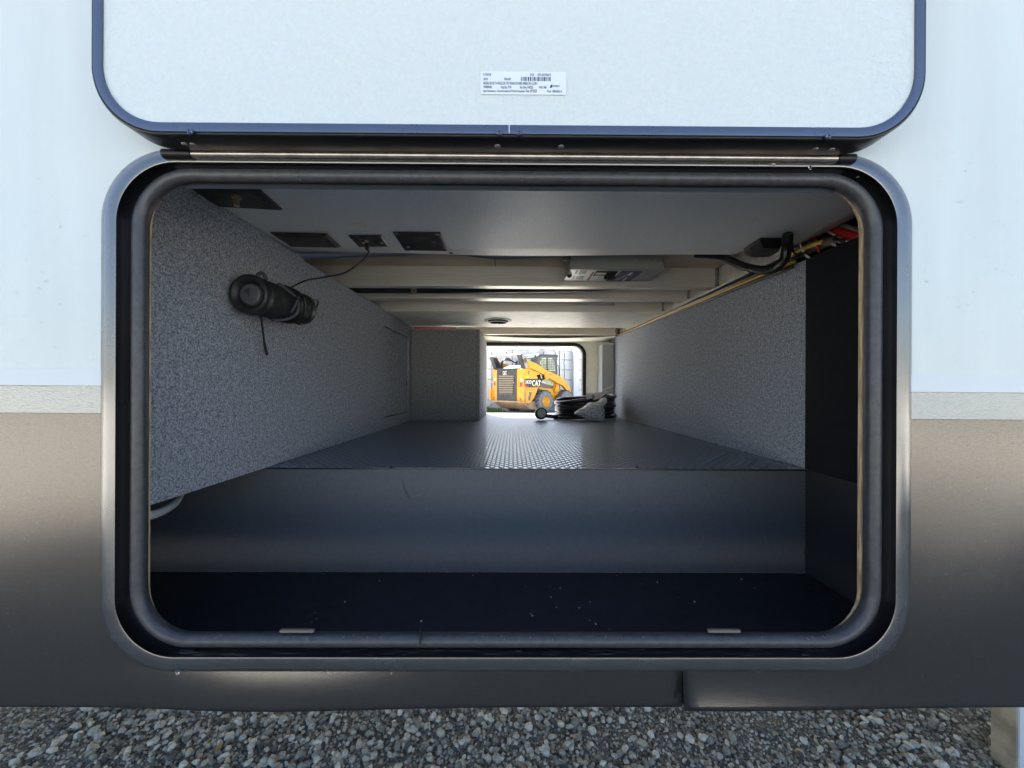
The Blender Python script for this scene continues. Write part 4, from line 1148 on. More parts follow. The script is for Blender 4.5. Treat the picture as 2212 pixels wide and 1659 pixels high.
# tab and hanging strap
q = fc + axn * 0.022 + Vector((0.01, 0, r0))
m = MB(); m.tube([q + Vector((-.008, -.004, -.006)), q + Vector((-.006, -.004, .006)), q + Vector((.002, 0, .009)), q + Vector((.006, .004, -.004))], 0.0035, 8, smooth=4); m.build('cord_loop', M['plastic'], sp, True)
s0 = PX(563, 684, sx_ - .012); m = MB()
for d_ in (-.0016, .0016):
    m.tube([s0 + Vector((0, d_, .01)), PX(566, 700, sx_ - .016) + Vector((0, d_, 0)), PX(569, 722, sx_ - .02) + Vector((0, d_, 0)), PX(571, 742, sx_ - .024) + Vector((0, d_, 0))], 0.0013, 6, smooth=4)
m.tube([PX(571, 742, sx_ - .024), PX(574, 755, sx_ - .026), PX(577, 767, sx_ - .026)], 0.0028, 8, smooth=3); m.build('strap', M['plastic'], sp, True)
# grip strip
m = MB(); g0 = fc + axn * 0.02 + (e1 * .70 + e2 * .72).normalized() * r0 * .985
# cable from the outlet, wrapped round the speaker
def around(s, ang, rr=r0 * 1.07): return fc + axn * (Ls * s) + (e1 * math.cos(ang) + e2 * math.sin(ang)) * rr
cab = thing('charging_cable', t3.location, 'thin black charging cable from the outlet, wound round the speaker', 'cable')
pu = PZ(793, 520, zc - .007)
m = MB(); m.box(pu + Vector((-.004, -.004, -.022)), pu + Vector((.004, .004, -.001)), bev=.0015); m.build('usb_plug', M['cable'], cab)
m = MB(); m.box(pu + Vector((-.0035, -.0045, -.006)), pu + Vector((.0035, .0042, .0)), bev=.0004); m.build('plug_shell', M['brass'], cab)
path = [pu + Vector((0, 0, -.022)), PY(796, 545, pu.y - .0), PY(780, 565, pu.y + .02), PY(745, 589, pu.y + .0), PY(700, 599, pu.y - .03), PY(660, 606, pu.y - .06), PY(622, 624, bc.y - .06)]
n_t = 3
for i in range(1, n_t * 12 + 1):
    t = i / (n_t * 12); path.append(around(.50 + .26 * t + 0.02 * math.sin(t * 17), math.pi * 0.55 - 2 * math.pi * n_t * t, r0 * (1.05 + .03 * math.sin(i))))
path += [PX(640, 698, sx_ + .01), PX(668, 684, sx_ + .012), PX(684, 664, sx_ + .008), PX(687, 652, sx_ + .006), PX(680, 647, sx_ + .005), PX(664, 650, sx_ + .015)]
m = MB(); m.tube(path, 0.0019, 8, smooth=5); m.build('cord', M['cable'], cab, True)
# grey drawstring on the speaker
ds = thing('speaker_cord', around(.42, .6), 'grey woven carrying cord tied round the middle of the speaker', 'cord')
m = MB()
m.tube([around(.30, .95), around(.36, .75), around(.45, .45), around(.50, .25, r0 * 1.12), around(.56, -.2), around(.55, -.7), around(.48, -1.2), around(.42, -1.7)], 0.0034, 8, smooth=5)
m.tube([around(.33, .80), around(.42, .60), around(.50, .25, r0 * 1.12), around(.48, -.15), around(.45, -.6)], 0.0026, 8, smooth=5)
m.build('cord', M['cord_grey'], ds, True)
m = MB(); q = around(.50, .25, r0 * 1.13); m.box(q - Vector((.005, .006, .005)), q + Vector((.005, .006, .005)), bev=.002); m.build('cord_lock', M['plastic'], ds)

# ================================================================ POWER CORD COIL (far right on the tread floor)
def D2y(D): return D + CAMY
Yc = D2y(2.40); xc = PY(1264, 870, Yc).x
lp = PY(1200, 870, Yc).x; rp = PY(1330, 870, Yc).x
Rc = (rp - lp) / 2 - 0.012
coil = thing('power_cable_coil', (xc, Yc, ZF), 'thick coiled black power cord with a heavy plug, lying at the far right', 'power cord')
m = MB(); pts = []
turns = 7; rc = 0.0112
for i in range(turns * 28 + 1):
    t = i / 28.0; a_ = 2 * math.pi * t + math.pi
    lift = 0.001 + rc + t * 0.0172
    rad_ = Rc * (1.0 + 0.05 * math.sin(t * 2.3) - (0.03 if int(t) % 2 else 0))
    tilt = 0.012 * (t / turns) * math.cos(a_) * 1.6
    pts.append(Vector((xc + rad_ * math.cos(a_) * 1.0, Yc + rad_ * 0.80 * math.sin(a_), ZF + lift + tilt + 0.003 * math.sin(a_ * 3 + t))))
m.tube(pts, rc, 12); m.build('cord', M['cable'], coil, True)
pq = PY(1166, 889, D2y(2.22))
ph = Vector((pq.x, pq.y, ZF + 0.036))
m = MB(); m.tube([pts[0] + Vector((0, 0, 0.0)), pts[0] + Vector((-.02, -.06, 0)), Vector((ph.x + .10, ph.y + .06, ZF + .018)), Vector((ph.x + .03, ph.y + .06, ZF + .024)), Vector((ph.x, ph.y + .05, ZF + .034))], rc, 12, smooth=6); m.build('lead', M['cable'], coil, True)
axp = Vector((0.12, -1, 0.10)).normalized()
m = MB(); m.lathe(ph + Vector((0, .05, 0)), axp, [(0, .014), (.012, .024), (.016, .031), (.030, .033), (.034, .029), (.046, .035), (.072, .034), (.074, .026), (.066, .025)], 28); m.build('plug_body', M['plastic'], coil, True)
m = MB(); m.lathe(ph + Vector((0, .05, 0)), axp, [(.060, .026), (.080, .0255), (.083, .023), (.083, .0003)], 28); pf = m.build('plug_face', M['plug_face'], coil, auto=R(50))
fcn = ph + Vector((0, .05, 0)) + axp * .0835
for k in range(3):
    a_ = R(90 + 120 * k); m = MB(); q = fcn + Vector((math.cos(a_) * .014, 0, math.sin(a_) * .014)); m.box(q - Vector((.003, .001, .002)), q + Vector((.003, .002, .002))); m.build('blade_slot', M['dark_void'], pf)
# paper tag
tg = thing('paper_tag', PY(1285, 858, Yc - Rc), 'white printed paper tag tied to the coiled power cord', 'tag')
yt = Yc - Rc * 0.80 - 0.016
def c22(x, y): return ((2150 + x / 5.53) * 0.54, (1500 + y / 5.53) * 0.54)
pts_t = [(1070,405),(1250,398),(1400,380),(1545,330),(1555,385),(1480,440),(1400,510),(1290,545),(1100,560)]
m = MB(); m.prism([PY(*c22(*p_), yt) for p_ in pts_t], (0, .0012, 0)); m.build('tag_sheet', M['paper'], tg)
m = MB()
for (a_, b_, c_, d_) in ((1115,450,1122,520),(1190,455,1197,510),(1325,470,1332,505),(1345,430,1352,480)):
    m.add([PY(*c22(a_, b_), yt - .0006), PY(*c22(c_, b_), yt - .0006), PY(*c22(c_ + 8, d_), yt - .0006), PY(*c22(a_ + 8, d_), yt - .0006)], [(0, 1, 2, 3)])
m.add([PY(*c22(1235 + 38 * math.cos(t), 480 + 50 * math.sin(t)), yt - .0006) for t in [i * math.pi / 6 for i in range(12)]], [tuple(range(12))])
m.build('print', M['grey_wire'], tg)
m = MB(); m.tube([PY(*c22(1455, 330), yt + .01), PY(*c22(1540, 300), yt + .01), PY(*c22(1620, 265), yt + .01), PY(*c22(1668, 235), yt + .01)], 0.004, 6, smooth=3); m.build('tie_end', M['cream'], tg, True)
# bubble bag
def bag_material():
    m = mat('bubble_film', (0.34, 0.37, 0.43), 0.22, bump=0.0, spec=0.6)
    t = m.node_tree; b = t.nodes['Principled BSDF']
    tc = t.nodes.new('ShaderNodeTexCoord'); vo = t.nodes.new('ShaderNodeTexVoronoi'); vo.inputs['Scale'].default_value = 70; vo.inputs['Randomness'].default_value = 0.7
    t.links.new(tc.outputs['Object'], vo.inputs['Vector'])
    r = t.nodes.new('ShaderNodeValToRGB'); r.color_ramp.elements[0].position = .25; r.color_ramp.elements[1].position = .5
    r.color_ramp.elements[0].color = (0.27, 0.30, 0.37, 1); r.color_ramp.elements[1].color = (0.60, 0.61, 0.64, 1)
    t.links.new(vo.outputs['Distance'], r.inputs[0]); t.links.new(r.outputs[0], b.inputs['Base Color'])
    bp = t.nodes.new('ShaderNodeBump'); bp.inputs['Distance'].default_value = .004; bp.inputs['Strength'].default_value = .8; bp.invert = True
    t.links.new(vo.outputs['Distance'], bp.inputs['Height']); t.links.new(bp.outputs[0], b.inputs['Normal'])
    return m
M['bubble'] = bag_material()
yg = D2y(2.18)
out = [(795,850),(1000,715),(1140,610),(1310,600),(1420,515),(1500,500),(1540,580),(1470,700),(1480,850),(1430,1055),(1180,1040),(960,930)]
bgp = [PY(*c22(*p_), yg) for p_ in out]
cg = sum(bgp, Vector()) / len(bgp)
dzb = ZF + 0.001 - min(p.z for p in bgp)
rings_ = []
nn_ = 8
V = []; F = []
dense = catmull(bgp, 4, True); nd = len(dense)
for j in range(nn_ + 1):
    t = math.pi * j / nn_; sc_ = max(0.02, math.sin(t)) ** 0.7
    for i, p_ in enumerate(dense):
        wv = 1 + 0.10 * mnoise.noise(Vector((i * .45, j * .9, 3.0)))
        q_ = cg + (p_ - cg) * sc_ * (wv if 0 < j < nn_ else 1)
        yo = -0.05 * math.cos(t) * (1 + .4 * mnoise.noise(Vector((i * .5, j, 8))))
        V.append((q_.x, q_.y + yo, max(ZF + 0.002, q_.z)))
for j in range(nn_):
    for i in range(nd):
        F.append((j*nd + i, j*nd + (i+1) % nd, (j+1)*nd + (i+1) % nd, (j+1)*nd + i))
F.append(tuple(range(nd - 1, -1, -1))); F.append(tuple(nn_ * nd + i for i in range(nd)))
bag = obj('bubble_bag', V, F, M['bubble'], None, True); tag(bag, 'grey bubble plastic bag tied up in front of the coiled cord', 'plastic bag')
m = MB(); q = PY(*c22(1430, 640), yg - .03)
m.tube([PY(*c22(1345, 612), yg - .03), PY(*c22(1420, 640), yg - .045), PY(*c22(1475, 690), yg - .03), PY(*c22(1482, 720), yg - .01)], 0.0022, 6, smooth=4); m.build('bag_tie', M['plastic'], bag, True)

# ================================================================ WATER DROPS on the frame
m = MB()
def drop(c, r, st=1.0):
    v = []; f = []
    n1, n2 = 5, 8
    for i in range(n1 + 1):
        ph_ = math.pi * i / n1
        for k in range(n2):
            a_ = 2 * math.pi * k / n2; v.append(c + Vector((r * math.sin(ph_) * math.cos(a_), r * .7 * math.sin(ph_) * math.sin(a_), r * st * math.cos(ph_))))
    for i in range(n1):
        for k in range(n2): f.append((i*n2 + k, (i+1)*n2 + k, (i+1)*n2 + (k+1) % n2, i*n2 + (k+1) % n2))
    m.add(v, f)
for (px, py, r_) in ((383,1453,.0032),(706,1452,.0022),(721,1453,.0018),(731,1452,.0016),(797,1449,.0022),(1017,1448,.0024),(1320,325,.0024),(1672,356,.0026),(1750,362,.0028),(1597,344,.0018),(845,1455,.0014),(1242,1450,.0014),(1310,1450,.0014),(1361,1450,.0013)):
    yy = -0.004 if py > 1000 else -0.016
    drop(PY(px, py, yy), r_ * 0.65, 1.5)
for k in range(150):
    px = random.choice((random.uniform(5, 205), random.uniform(1985, 2205))); py = random.uniform(250, 790)
    drop(PY(px, py, -0.0002), random.uniform(.0005, .0013), 1.0)
ach = wrect(253, 1933, 358, 1417.5, -0.009)
for k in range(230):
    r_ = random.choice((.0007, .001, .0014, .0022, .0034, .005))
    cx_ = random.uniform(ach[0] + .07, ach[1] - .07)
    n0 = len(m.v); drop(Vector((cx_, random.uniform(-.006, .008), ach[2] + .0004)), r_, .28)
    kx = random.uniform(.9, 2.6) if r_ > .0012 else 1
    for q in range(n0, len(m.v)): m.v[q].x = cx_ + (m.v[q].x - cx_) * kx
md_ = mat('water', (1, 1, 1), 0.02, trans=1.0); md_.node_tree.nodes['Principled BSDF'].inputs['IOR'].default_value = 1.33
o = m.build('water_drops', md_, None, True); tag(o, 'small water drops clinging to the wall and hatch frame', 'water drops', kind='stuff')

# dust and mud flecks on the skirt, frame and seal
m = MB()
for k in range(260):
    left = random.random() < .5
    px = random.uniform(3, 212) if left else random.uniform(1975, 2209); py = min(1515, 905 + abs(random.gauss(300, 230)))
    q = PY(px, py, 0.0); r_ = random.choice((.0002, .0003, .0004)); a_ = random.uniform(0, 3.1)
    m.add([q + Vector((math.cos(a_ + t) * r_ * 1.5, -.0004, math.sin(a_ + t) * r_)) for t in (0, 1.3, 2.6, 3.9, 5.2)], [(4, 3, 2, 1, 0)])
for k in range(45):
    px = random.uniform(330, 1870); top = random.random() < .3
    q = PY(px, 384 if top else 1379, -.006) + Vector((0, 0, random.uniform(-.003, .004))); r_ = random.choice((.0002, .0003, .0004))
    m.box(q - Vector((r_, 0.0002, r_)), q + Vector((r_, .003, r_)))
o = m.build('mud_flecks', mat('dry_mud', (0.20, 0.19, 0.17), 0.9), camper); o['kind'] = 'stuff'

# ================================================================ STABILISER POST (bottom right)
yp = 0.40
pm = PY(2201, 1590, yp).x
yb2 = PX(2147, 1590, pm).y
post = thing('support_post', (pm + 0.05, yp, 0), 'white support post with a stained beige side standing at the lower right', 'post')
m = MB(); m.box((pm + 0.0005, yp, 0.004), (pm + 0.10, yb2, 0.64), bev=0.002); m.build('post_body', M['post_white'], post)
m = MB(); m.box((pm - 0.006, yp + 0.001, 0.004), (pm, yb2 + 0.001, 0.64)); m.build('side_board', M['dirty_wood'], post)

# ================================================================ SKID STEER
def q7(x, y): return ((1940 + x / 5.529) * 0.54, (1380 + y / 5.529) * 0.54)
TH = R(45)
RT = Vector((math.cos(TH), -math.sin(TH), 0)); FW = Vector((math.sin(TH), math.cos(TH), 0)); UP = Vector((0, 0, 1))
corner = PY(*q7(850, 950), 12.8); corner.z = 0
OO = corner - RT * 0.78
ldr = thing('skid_loader', OO + FW * 1.0, 'yellow wheeled skid steer loader parked outside the far opening', 'loader')
def A(x, y, a): return PP(*q7(x, y), OO + RT * a, RT)
def B(x, y, b): return PP(*q7(x, y), OO + FW * b, FW)
def L3(a, b, c): return OO + RT * a + FW * b + UP * c
def side(pts, a, th, name, mtl, parent=None):
    m = MB(); m.prism([A(x, y, a) for x, y in pts], -RT * th); return m.build(name, mtl, parent or ldr)
def side_m(pts, a, a2, th, name, mtl):
    """the same outline as seen on plane a, built on the machine's other side at a2"""
    m = MB(); m.prism([A(x, y, a) + RT * (a2 - a) for x, y in pts], -RT * th); return m.build(name, mtl, ldr)
def rear(pts, b, th, name, mtl, parent=None):
    m = MB(); m.prism([B(x, y, b) for x, y in pts], FW * th); return m.build(name, mtl, parent or ldr)
sp_ = [(851,530),(960,520),(1060,560),(1150,690),(1210,850),(1170,960),(1100,1150),(1005,1290),(851,1290)]
side(sp_, .785, .22, 'side_panel', M['yellow'])
side_m(sp_, .785, -.56, .22, 'side_panel', M['yellow'])
rear([(695,540),(850,530),(850,1290),(695,1265)], 0.0, .16, 'rear_column', M['yellow'])
rear([(190,535),(262,560),(262,1245),(190,1225)], 0.0, .16, 'rear_column', M['yellow'])
rd = rear([(266,520),(696,520),(692,1255),(262,1235)], -0.02, .12, 'rear_door', M['loader_black'])
for i in range(8):
    y_ = 690 + i * 50
    rear([(305,y_ - 12),(628 - i * 3,y_ - 12),(625 - i * 3,y_ + 14),(303,y_ + 14)], -0.05, .03, 'slat', M['tan_reflection_slat'], rd)
rear([(300,1075),(600,1075),(600,1090),(300,1090)], -.04, .02, 'door_bar', M['loader_grey'], rd)
m = MB(); m.lathe(B(645, 825, -.02), -FW, [(0, .02), (.03, .02), (.03, .001)], 10); m.build('latch', M['steel'], rd)
m = MB(); text_on(m, 'CAT', B(395, 660, -.03), RT, UP, .135, .19, 0, True); m.build('lettering', M['white'], rd)
m = MB(); m.prism([B(425, 664, -.035), B(495, 664, -.035), B(458, 622, -.035)], FW * .004); m.build('triangle', M['yellow'], rd)
# engine bay and hood
m = MB(); m.prism([L3(-.56, .10, .45), L3(-.56, .10, 1.56), L3(-.56, .55, 1.70), L3(-.56, 1.15, 1.72), L3(-.56, 1.15, .45)], RT * 1.12); m.build('engine_bay', M['loader_black'], ldr)
m = MB()
for i in range(4): m.box((0, 0, 0), (0.001, 0.001, 0.001))
m = MB()
for i in range(5):
    b_ = .18 + i * .07; m.prism([L3(-.40, b_, 1.58 + (b_ - .1) * .31), L3(.36, b_, 1.58 + (b_ - .1) * .31), L3(.36, b_ + .035, 1.60 + (b_ - .1) * .31), L3(-.40, b_ + .035, 1.60 + (b_ - .1) * .31)], UP * .02)
m.build('hood_vents', M['loader_grey'], ldr)
m = MB(); m.tube([L3(-.1, .9, 1.7), L3(-.1, .9, 1.9)], .03, 8); m.build('exhaust', M['loader_grey'], ldr)
# towers
tw = [(800,182),(850,200),(905,290),(985,520),(875,520),(775,210)]
side(tw, .785, .17, 'tower', M['loader_black']); side_m(tw, .785, -.62, .17, 'tower', M['loader_black'])
side([(806,188),(848,206),(900,292),(978,515),(900,515)], .795, .008, 'tower_plate', mat('pale_tower_plate', (.30, .28, .25), .5))
tp_ = A(805, 205, .785)
m = MB(); m.tube([tp_ - RT * 0.02, tp_ - RT * 1.52], .045, 12); m.build('cross_tube', mat('sunlit_tone_cross_tube', (.32, .31, .29), .4), ldr)  # lighter grey puts the tube's sunlit highlights into its colour
m = MB(); m.lathe(A(880, 345, .79), RT, [(0, .085), (.02, .085), (.02, .05), (.005, .05), (.005, .001)], 16); m.build('pivot', M['loader_grey'], ldr)
# hydraulic hoses
for k in range(3):
    m = MB(); m.tube([L3(-.50 + k * .04, .12, 1.55), L3(-.52 + k * .04, .2, 1.9), L3(-.45 + k * .05, .45, 2.02 - k * .05), L3(-.40 + k * .05, .75, 1.85)], .018, 6, smooth=4); m.build('hose', M['plastic'], ldr, True)
m = MB(); m.tube([L3(.52, .1, 1.52), L3(.46, .1, 1.8), L3(.50, .2, 2.0), L3(.56, .3, 1.95)], .016, 6, smooth=4); m.build('hose', M['plastic'], ldr, True)
# arms
arm = [(925,320),(1150,415),(1340,545),(1650,690),(1760,760),(1830,860),(1915,1020),(1900,1055),(1840,1035),(1740,905),(1630,850),(1330,665),(985,495)]
side(arm, .80, .13, 'lift_arm', M['yellow']); side_m(arm, .80, -.67, .13, 'lift_arm', M['yellow'])
side([(1345,590),(1425,640),(1405,755),(1350,768),(1320,700)], .815, .02, 'arm_bracket', M['yellow'])
side([(1070,560),(1215,625),(1205,650),(1130,672)], .78, .10, 'arm_gusset', M['yellow'])
for (x_, y_) in ((1345,725),(1808,905),(1450,650)):
    m = MB(); m.lathe(A(x_, y_, .82), RT, [(0, .022), (.012, .022), (.012, .001)], 8); m.build('pin', M['loader_grey'], ldr)
# cylinder
m = MB(); m.tube([A(1205, 835, .70), A(1300, 700, .70)], .045, 10); m.build('lift_cylinder', M['loader_black'], ldr)
m = MB(); m.tube([A(1270, 790, .70), A(1225, 640, .70)], .03, 10); m.build('lift_rod', M['steel'], ldr)
# cab
cabp = [(1095,420),(1110,320),(1140,245),(1195,202),(1610,216),(1618,250),(1590,300),(1605,660),(1580,1060),(1215,930),(1225,700),(1215,600)]
CA = .50
side(cabp, CA, 1.0, 'cab', M['cab_frame'])
side([(1150,400),(1175,290),(1225,250),(1560,262),(1585,660),(1570,690),(1380,600)], CA + .012, .01, 'cab_side_plate', M['cab_inner'])
wn = side([(1222,360),(1250,300),(1290,282),(1490,288),(1530,350),(1552,575),(1440,575),(1260,490),(1222,420)], CA + .022, .008, 'cab_window', M['cab_glass'])
for i in range(8):
    x_ = 1250 + i * 36; m = MB(); m.tube([A(x_, 300, CA + .03), A(x_ + 8, 560 if i > 3 else 470 + i * 15, CA + .03)], .007, 5); m.build('mesh_bar', M['cab_frame'], wn)
for i in range(7):
    y_ = 318 + i * 36; m = MB(); m.tube([A(1232, y_, CA + .03), A(1540, y_ + 10, CA + .03)], .007, 5); m.build('mesh_bar', M['cab_frame'], wn)
m = MB(); m.tube([A(1378, 285, CA + .035), A(1385, 570, CA + .035)], .035, 6); m.build('window_post', M['cab_inner'], wn)
side([(1240,830),(1330,745),(1400,740),(1570,800),(1562,905),(1480,900),(1330,860)], CA + .022, .008, 'cab_window', M['cab_glass'])
side([(1225,850),(1560,920),(1562,1045),(1225,915)], CA + .018, .008, 'door_panel', M['cab_inner'])
side([(1190,930),(1255,930),(1590,1080),(1560,1130),(1480,1150),(1190,1040)], .60, .5, 'chassis_side', M['yellow'])
m = MB(); m.tube([A(1600, 455, CA + .03), A(1630, 480, CA + .06), A(1638, 680, CA + .06), A(1610, 700, CA + .03)], .014, 6, smooth=3); m.build('grab_rail', M['cab_frame'], ldr, True)
# cab rear and roof: pale back sheet with a teal rear window
pb_ = A(1110, 300, CA)
bcab = (pb_ - OO).dot(FW)
m = MB(); m.prism([L3(-.50, bcab - .02, 1.72), L3(.42, bcab - .02, 1.72), L3(.40, bcab + .06, 2.10), L3(-.48, bcab + .06, 2.10)], FW * .05); bk = m.build('cab_back', M['cream_roof'], ldr)
m = MB(); m.prism([L3(-.36, bcab - .045, 1.78), L3(.30, bcab - .045, 1.78), L3(.28, bcab - .005, 2.0), L3(-.34, bcab - .005, 2.0)], FW * .01); m.build('rear_window', M['teal_glass'], bk)
m = MB(); m.prism([L3(-.50, bcab + .05, 2.11), L3(.44, bcab + .05, 2.11), L3(.44, bcab + .55, 2.16), L3(-.50, bcab + .55, 2.16)], UP * .03); m.build('roof', M['cream_roof'], ldr)
# chassis, belly, front
m = MB(); m.prism([L3(-.55, .2, .45), L3(-.55, 2.45, .42), L3(-.55, 2.45, .85), L3(-.55, .2, .95)], RT * 1.10); m.build('chassis', M['yellow'], ldr)
m = MB(); m.prism([L3(-.78, -.04, .42), L3(-.78, .45, .14), L3(-.78, 1.0, .12), L3(-.78, 1.0, .42)], RT * 1.5); m.build('belly_plate', M['tan_mud'], ldr)
m = MB(); m.prism([L3(-.80, -.12, .40), L3(.75, -.12, .40), L3(.75, .0, .40), L3(-.80, .0, .40)], UP * .04); m.build('bumper', M['tan_mud'], ldr)
m = MB(); m.prism([L3(-.88, -.1, .45), L3(-.80, -.1, .45), L3(-.80, .0, .45), L3(-.88, 0, .45)], UP * .42); m.build('side_step', M['yellow'], ldr)
side([(1590,850),(1640,900),(1650,1000),(1770,1010),(1820,1050),(1560,1120),(1560,960)], .66, .3, 'front_linkage', M['yellow'])
# wheels with lugs
def wheel(bb, a0, rad=.40, wdt=.29):
    c = L3(a0, bb, rad)
    w_ = MB().lathe(c, RT, [(-wdt, rad * .6), (-wdt, rad * .9), (-wdt + .04, rad), (-.05, rad), (0, rad * .92), (.01, rad * .75), (0, rad * .56), (-.05, rad * .52)], 40).build('tyre', M['tyre_wall'], ldr, auto=R(50))
    m = MB()
    for i in range(18):
        for s_ in (0, 1):
            a_ = 2 * math.pi * (i + .5 * s_) / 18
            rd_ = FW * math.cos(a_) + UP * math.sin(a_); tn = -FW * math.sin(a_) + UP * math.cos(a_)
            p_ = c + rd_ * rad * .99 + RT * (-.03 if s_ else -wdt * .56)
            q_ = p_ - RT * wdt * .42 + tn * .055
            m.prism([p_ - tn * .025, p_ + tn * .025, q_ + tn * .025, q_ - tn * .025], rd_ * .035)
    m.build('tread', M['tyre'], w_)
    MB().lathe(c, RT, [(-.03, rad * .56), (-.01, rad * .53), (-.03, rad * .50), (-.07, rad * .46), (-.10, rad * .30), (-.08, rad * .22), (-.08, .001)], 32).build('rim', M['yellow'], w_, auto=R(50))
    for i in range(8):
        a_ = i * math.pi / 4; MB().lathe(c + (FW * math.cos(a_) + UP * math.sin(a_)) * rad * .36 - RT * .09, RT, [(0, .014), (.02, .012), (.02, .001)], 6).build('wheel_nut', M['steel'], w_)
brw = (A(1365, 1250, .90) - OO).dot(FW)
bfw = (A(1830, 1200, .90) - OO).dot(FW)
for bb in (brw, bfw):
    wheel(bb, .90); wheel(bb, -.61)
# lamps, decals, holes
m_ = rear([(742,740),(830,720),(830,925),(742,925)], -.004, .004, 'lamp_recess', M['loader_black'])
rear([(748,745),(772,742),(772,918),(748,918)], -.007, .004, 'lamp_bezel', M['yellow'], m_)
rear([(778,750),(822,748),(822,800),(778,808)], -.012, .008, 'reverse_lamp', M['white'], m_)
rear([(775,832),(822,830),(822,918),(775,920)], -.012, .008, 'tail_lamp', M['red_lamp'], m_)
m_ = rear([(196,715),(235,725),(235,900),(196,898)], -.004, .004, 'lamp_recess', M['loader_black'])
rear([(205,740),(232,745),(232,795),(205,790)], -.010, .006, 'reverse_lamp', M['white'], m_)
rear([(200,815),(230,815),(230,895),(200,895)], -.010, .006, 'tail_lamp', M['red_lamp'], m_)
m = MB(); m.lathe(B(787, 1198, -.002), -FW, [(0, .038), (.01, .036), (.012, .001)], 16); m.build('reflector', M['red_lamp'], ldr)
m = MB(); m.lathe(B(207, 1165, -.002), -FW, [(0, .03), (.01, .028), (.012, .001)], 16); m.build('reflector', M['red_lamp'], ldr)
dc = side([(876,748),(1175,748),(1200,855),(1158,940),(962,940),(876,850)], .79, .004, 'decal', M['loader_black'])
side([(874,850),(905,880),(962,942),(905,942),(874,905)], .792, .004, 'red_stripe', M['red_lamp'])
m = MB(); text_on(m, '262D', A(890, 850, .796), FW, UP, .115, .34, 0, True); m.build('lettering', M['white'], dc)
m = MB(); text_on(m, 'CAT', A(1040, 905, .796), FW, UP, .20, .48, 0, True); m.build('lettering', M['white'], dc)
m = MB(); m.prism([A(1068, 908, .80), A(1145, 908, .80), A(1103, 858, .80)], -RT * .003); m.build('triangle', M['yellow'], dc)
side([(897,688),(978,690),(980,716),(900,718)], .79, .004, 'yellow_sticker', mat('bright_yellow_label', (.75, .65, .03), .5))
side([(955,572),(990,575),(985,600),(975,655),(955,652)], .788, .003, 'lift_slot', M['cab_inner'])
side([(975,1040),(1040,1040),(1025,1100),(1000,1225),(960,1228),(965,1150),(985,1100)], .788, .003, 'step_hole', M['cab_inner'])
side([(872,1015),(902,1015),(902,1280),(872,1280)], .788, .003, 'panel_groove', M['tan_mud'])
side([(1185,970),(1245,965),(1245,1020),(1185,1022)], .66, .02, 'filler_cap', M['loader_grey'])
m = MB(); text_on(m, 'No Step', A(875, 985, .79), FW, UP, .028, .18); text_on(m, 'Hot Parts', A(965, 985, .79), FW, UP, .028, .24); m.build('lettering', M['loader_black'], dc)

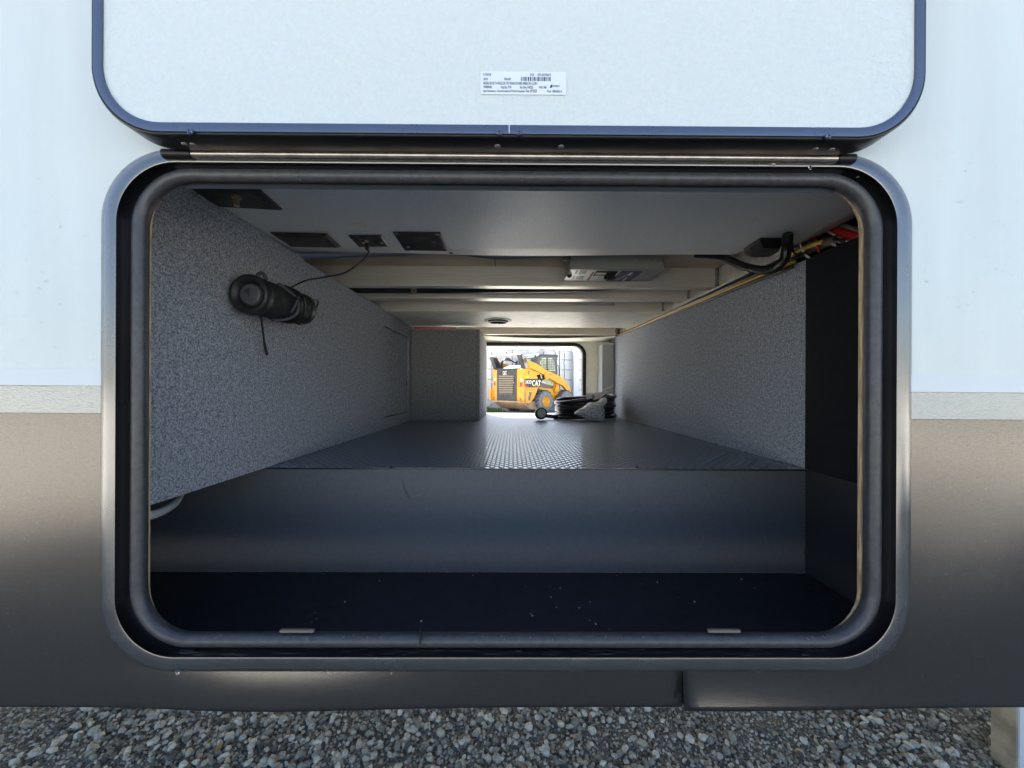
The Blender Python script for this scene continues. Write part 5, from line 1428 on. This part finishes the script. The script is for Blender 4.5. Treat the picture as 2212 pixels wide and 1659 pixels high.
# ================================================================ CONTAINERS
def container(px_left, px_right_hint, D, yaw, label, wid=2.44, hgt=2.59, lift=0.0, ln=6.0, txt=None):
    base = PY(*q7(px_left, 950), D + CAMY); base.z = lift
    ux = Vector((math.cos(yaw), math.sin(yaw), 0)); uy = Vector((-math.sin(yaw), math.cos(yaw), 0))
    t = thing('shipping_container', base + ux * wid / 2, label, 'container', 'pale shipping containers behind the loader')
    def W(x, y, z): return base + ux * x + uy * y + UP * z
    def bxx(m, x0, x1, y0, y1, z0, z1): m.prism([W(x0, y0, z0), W(x1, y0, z0), W(x1, y1, z0), W(x0, y1, z0)], UP * (z1 - z0)); return m
    m = MB(); bxx(m, .0, wid, .10, ln, .1, hgt - .02); m.build('shell', M['container'], t)
    m = MB()
    for (x0, x1, z0, z1) in ((0, .13, 0, hgt), (wid - .13, wid, 0, hgt), (.13, wid - .13, hgt - .14, hgt), (.13, wid - .13, 0, .16)): bxx(m, x0, x1, 0, .099, z0, z1)
    m.build('end_frame', M['container'], t)
    for k in (0, 1):
        x0 = .14 + k * (wid / 2 - .135); x1 = x0 + wid / 2 - .150
        m = MB(); bxx(m, x0, x1, .05, .095, .17, hgt - .15); dr = m.build('door', M['container'], t)
        for j in range(5):
            z0 = .38 + j * .42; m = MB(); bxx(m, x0 + .10, x1 - .10, .036, .049, z0, z0 + .05); m.build('rib', M['container_rod'], dr)
        for fx in (.22, .78):
            xx = x0 + (x1 - x0) * fx; m = MB(); m.tube([W(xx, .02, .1), W(xx, .02, hgt - .06)], .017, 6); rd2 = m.build('lock_rod', M['container_rod'], dr, True)
            for zz in (.25, 1.1, 1.9, hgt - .22):
                m = MB(); bxx(m, xx - .06, xx + .06, -.01, .05, zz, zz + .07); m.build('rod_bracket', M['container'], dr)
        m = MB(); bxx(m, x1 - .006, x1 + .012, .03, .05, .17, hgt - .15); m.build('door_gasket', M['loader_black'], dr)
    return t
container(-60, 0, 15.6, 0.0, 'pale container directly behind the rear of the loader')
container(1135, 0, 15.2, R(32), 'pale container behind the loader cab, turned slightly away')
container(1960, 0, 15.9, R(6), 'pale container at the right edge of the far opening')
container(-1450, 0, 15.8, R(-2), 'pale container furthest left, mostly hidden by the carpet partition')

# grass tuft
V = []; F = []
gc = PY(*q7(100, 1290), 13.6)
for k in range(1600):
    a_ = rng.uniform(0, 6.28); r_ = rng.uniform(0, 1) ** .6
    x_ = gc.x - 0.35 + math.cos(a_) * r_ * 0.95; y_ = 13.9 + math.sin(a_) * r_ * 0.7
    h_ = rng.uniform(.08, .32) * (1.1 - r_ * .6); lx, ly_ = rng.uniform(-.08, .08), rng.uniform(-.08, .08); w2 = .008
    k0 = len(V); V += [(x_ - w2, y_, 0), (x_ + w2, y_, 0), (x_ + lx, y_ + ly_, h_)]; F.append((k0, k0 + 1, k0 + 2))
o = obj('grass_clump', V, F, M['grass']); tag(o, 'low green grass beside the loader under the containers', 'grass', kind='stuff')
print('objects', len(bpy.data.objects))
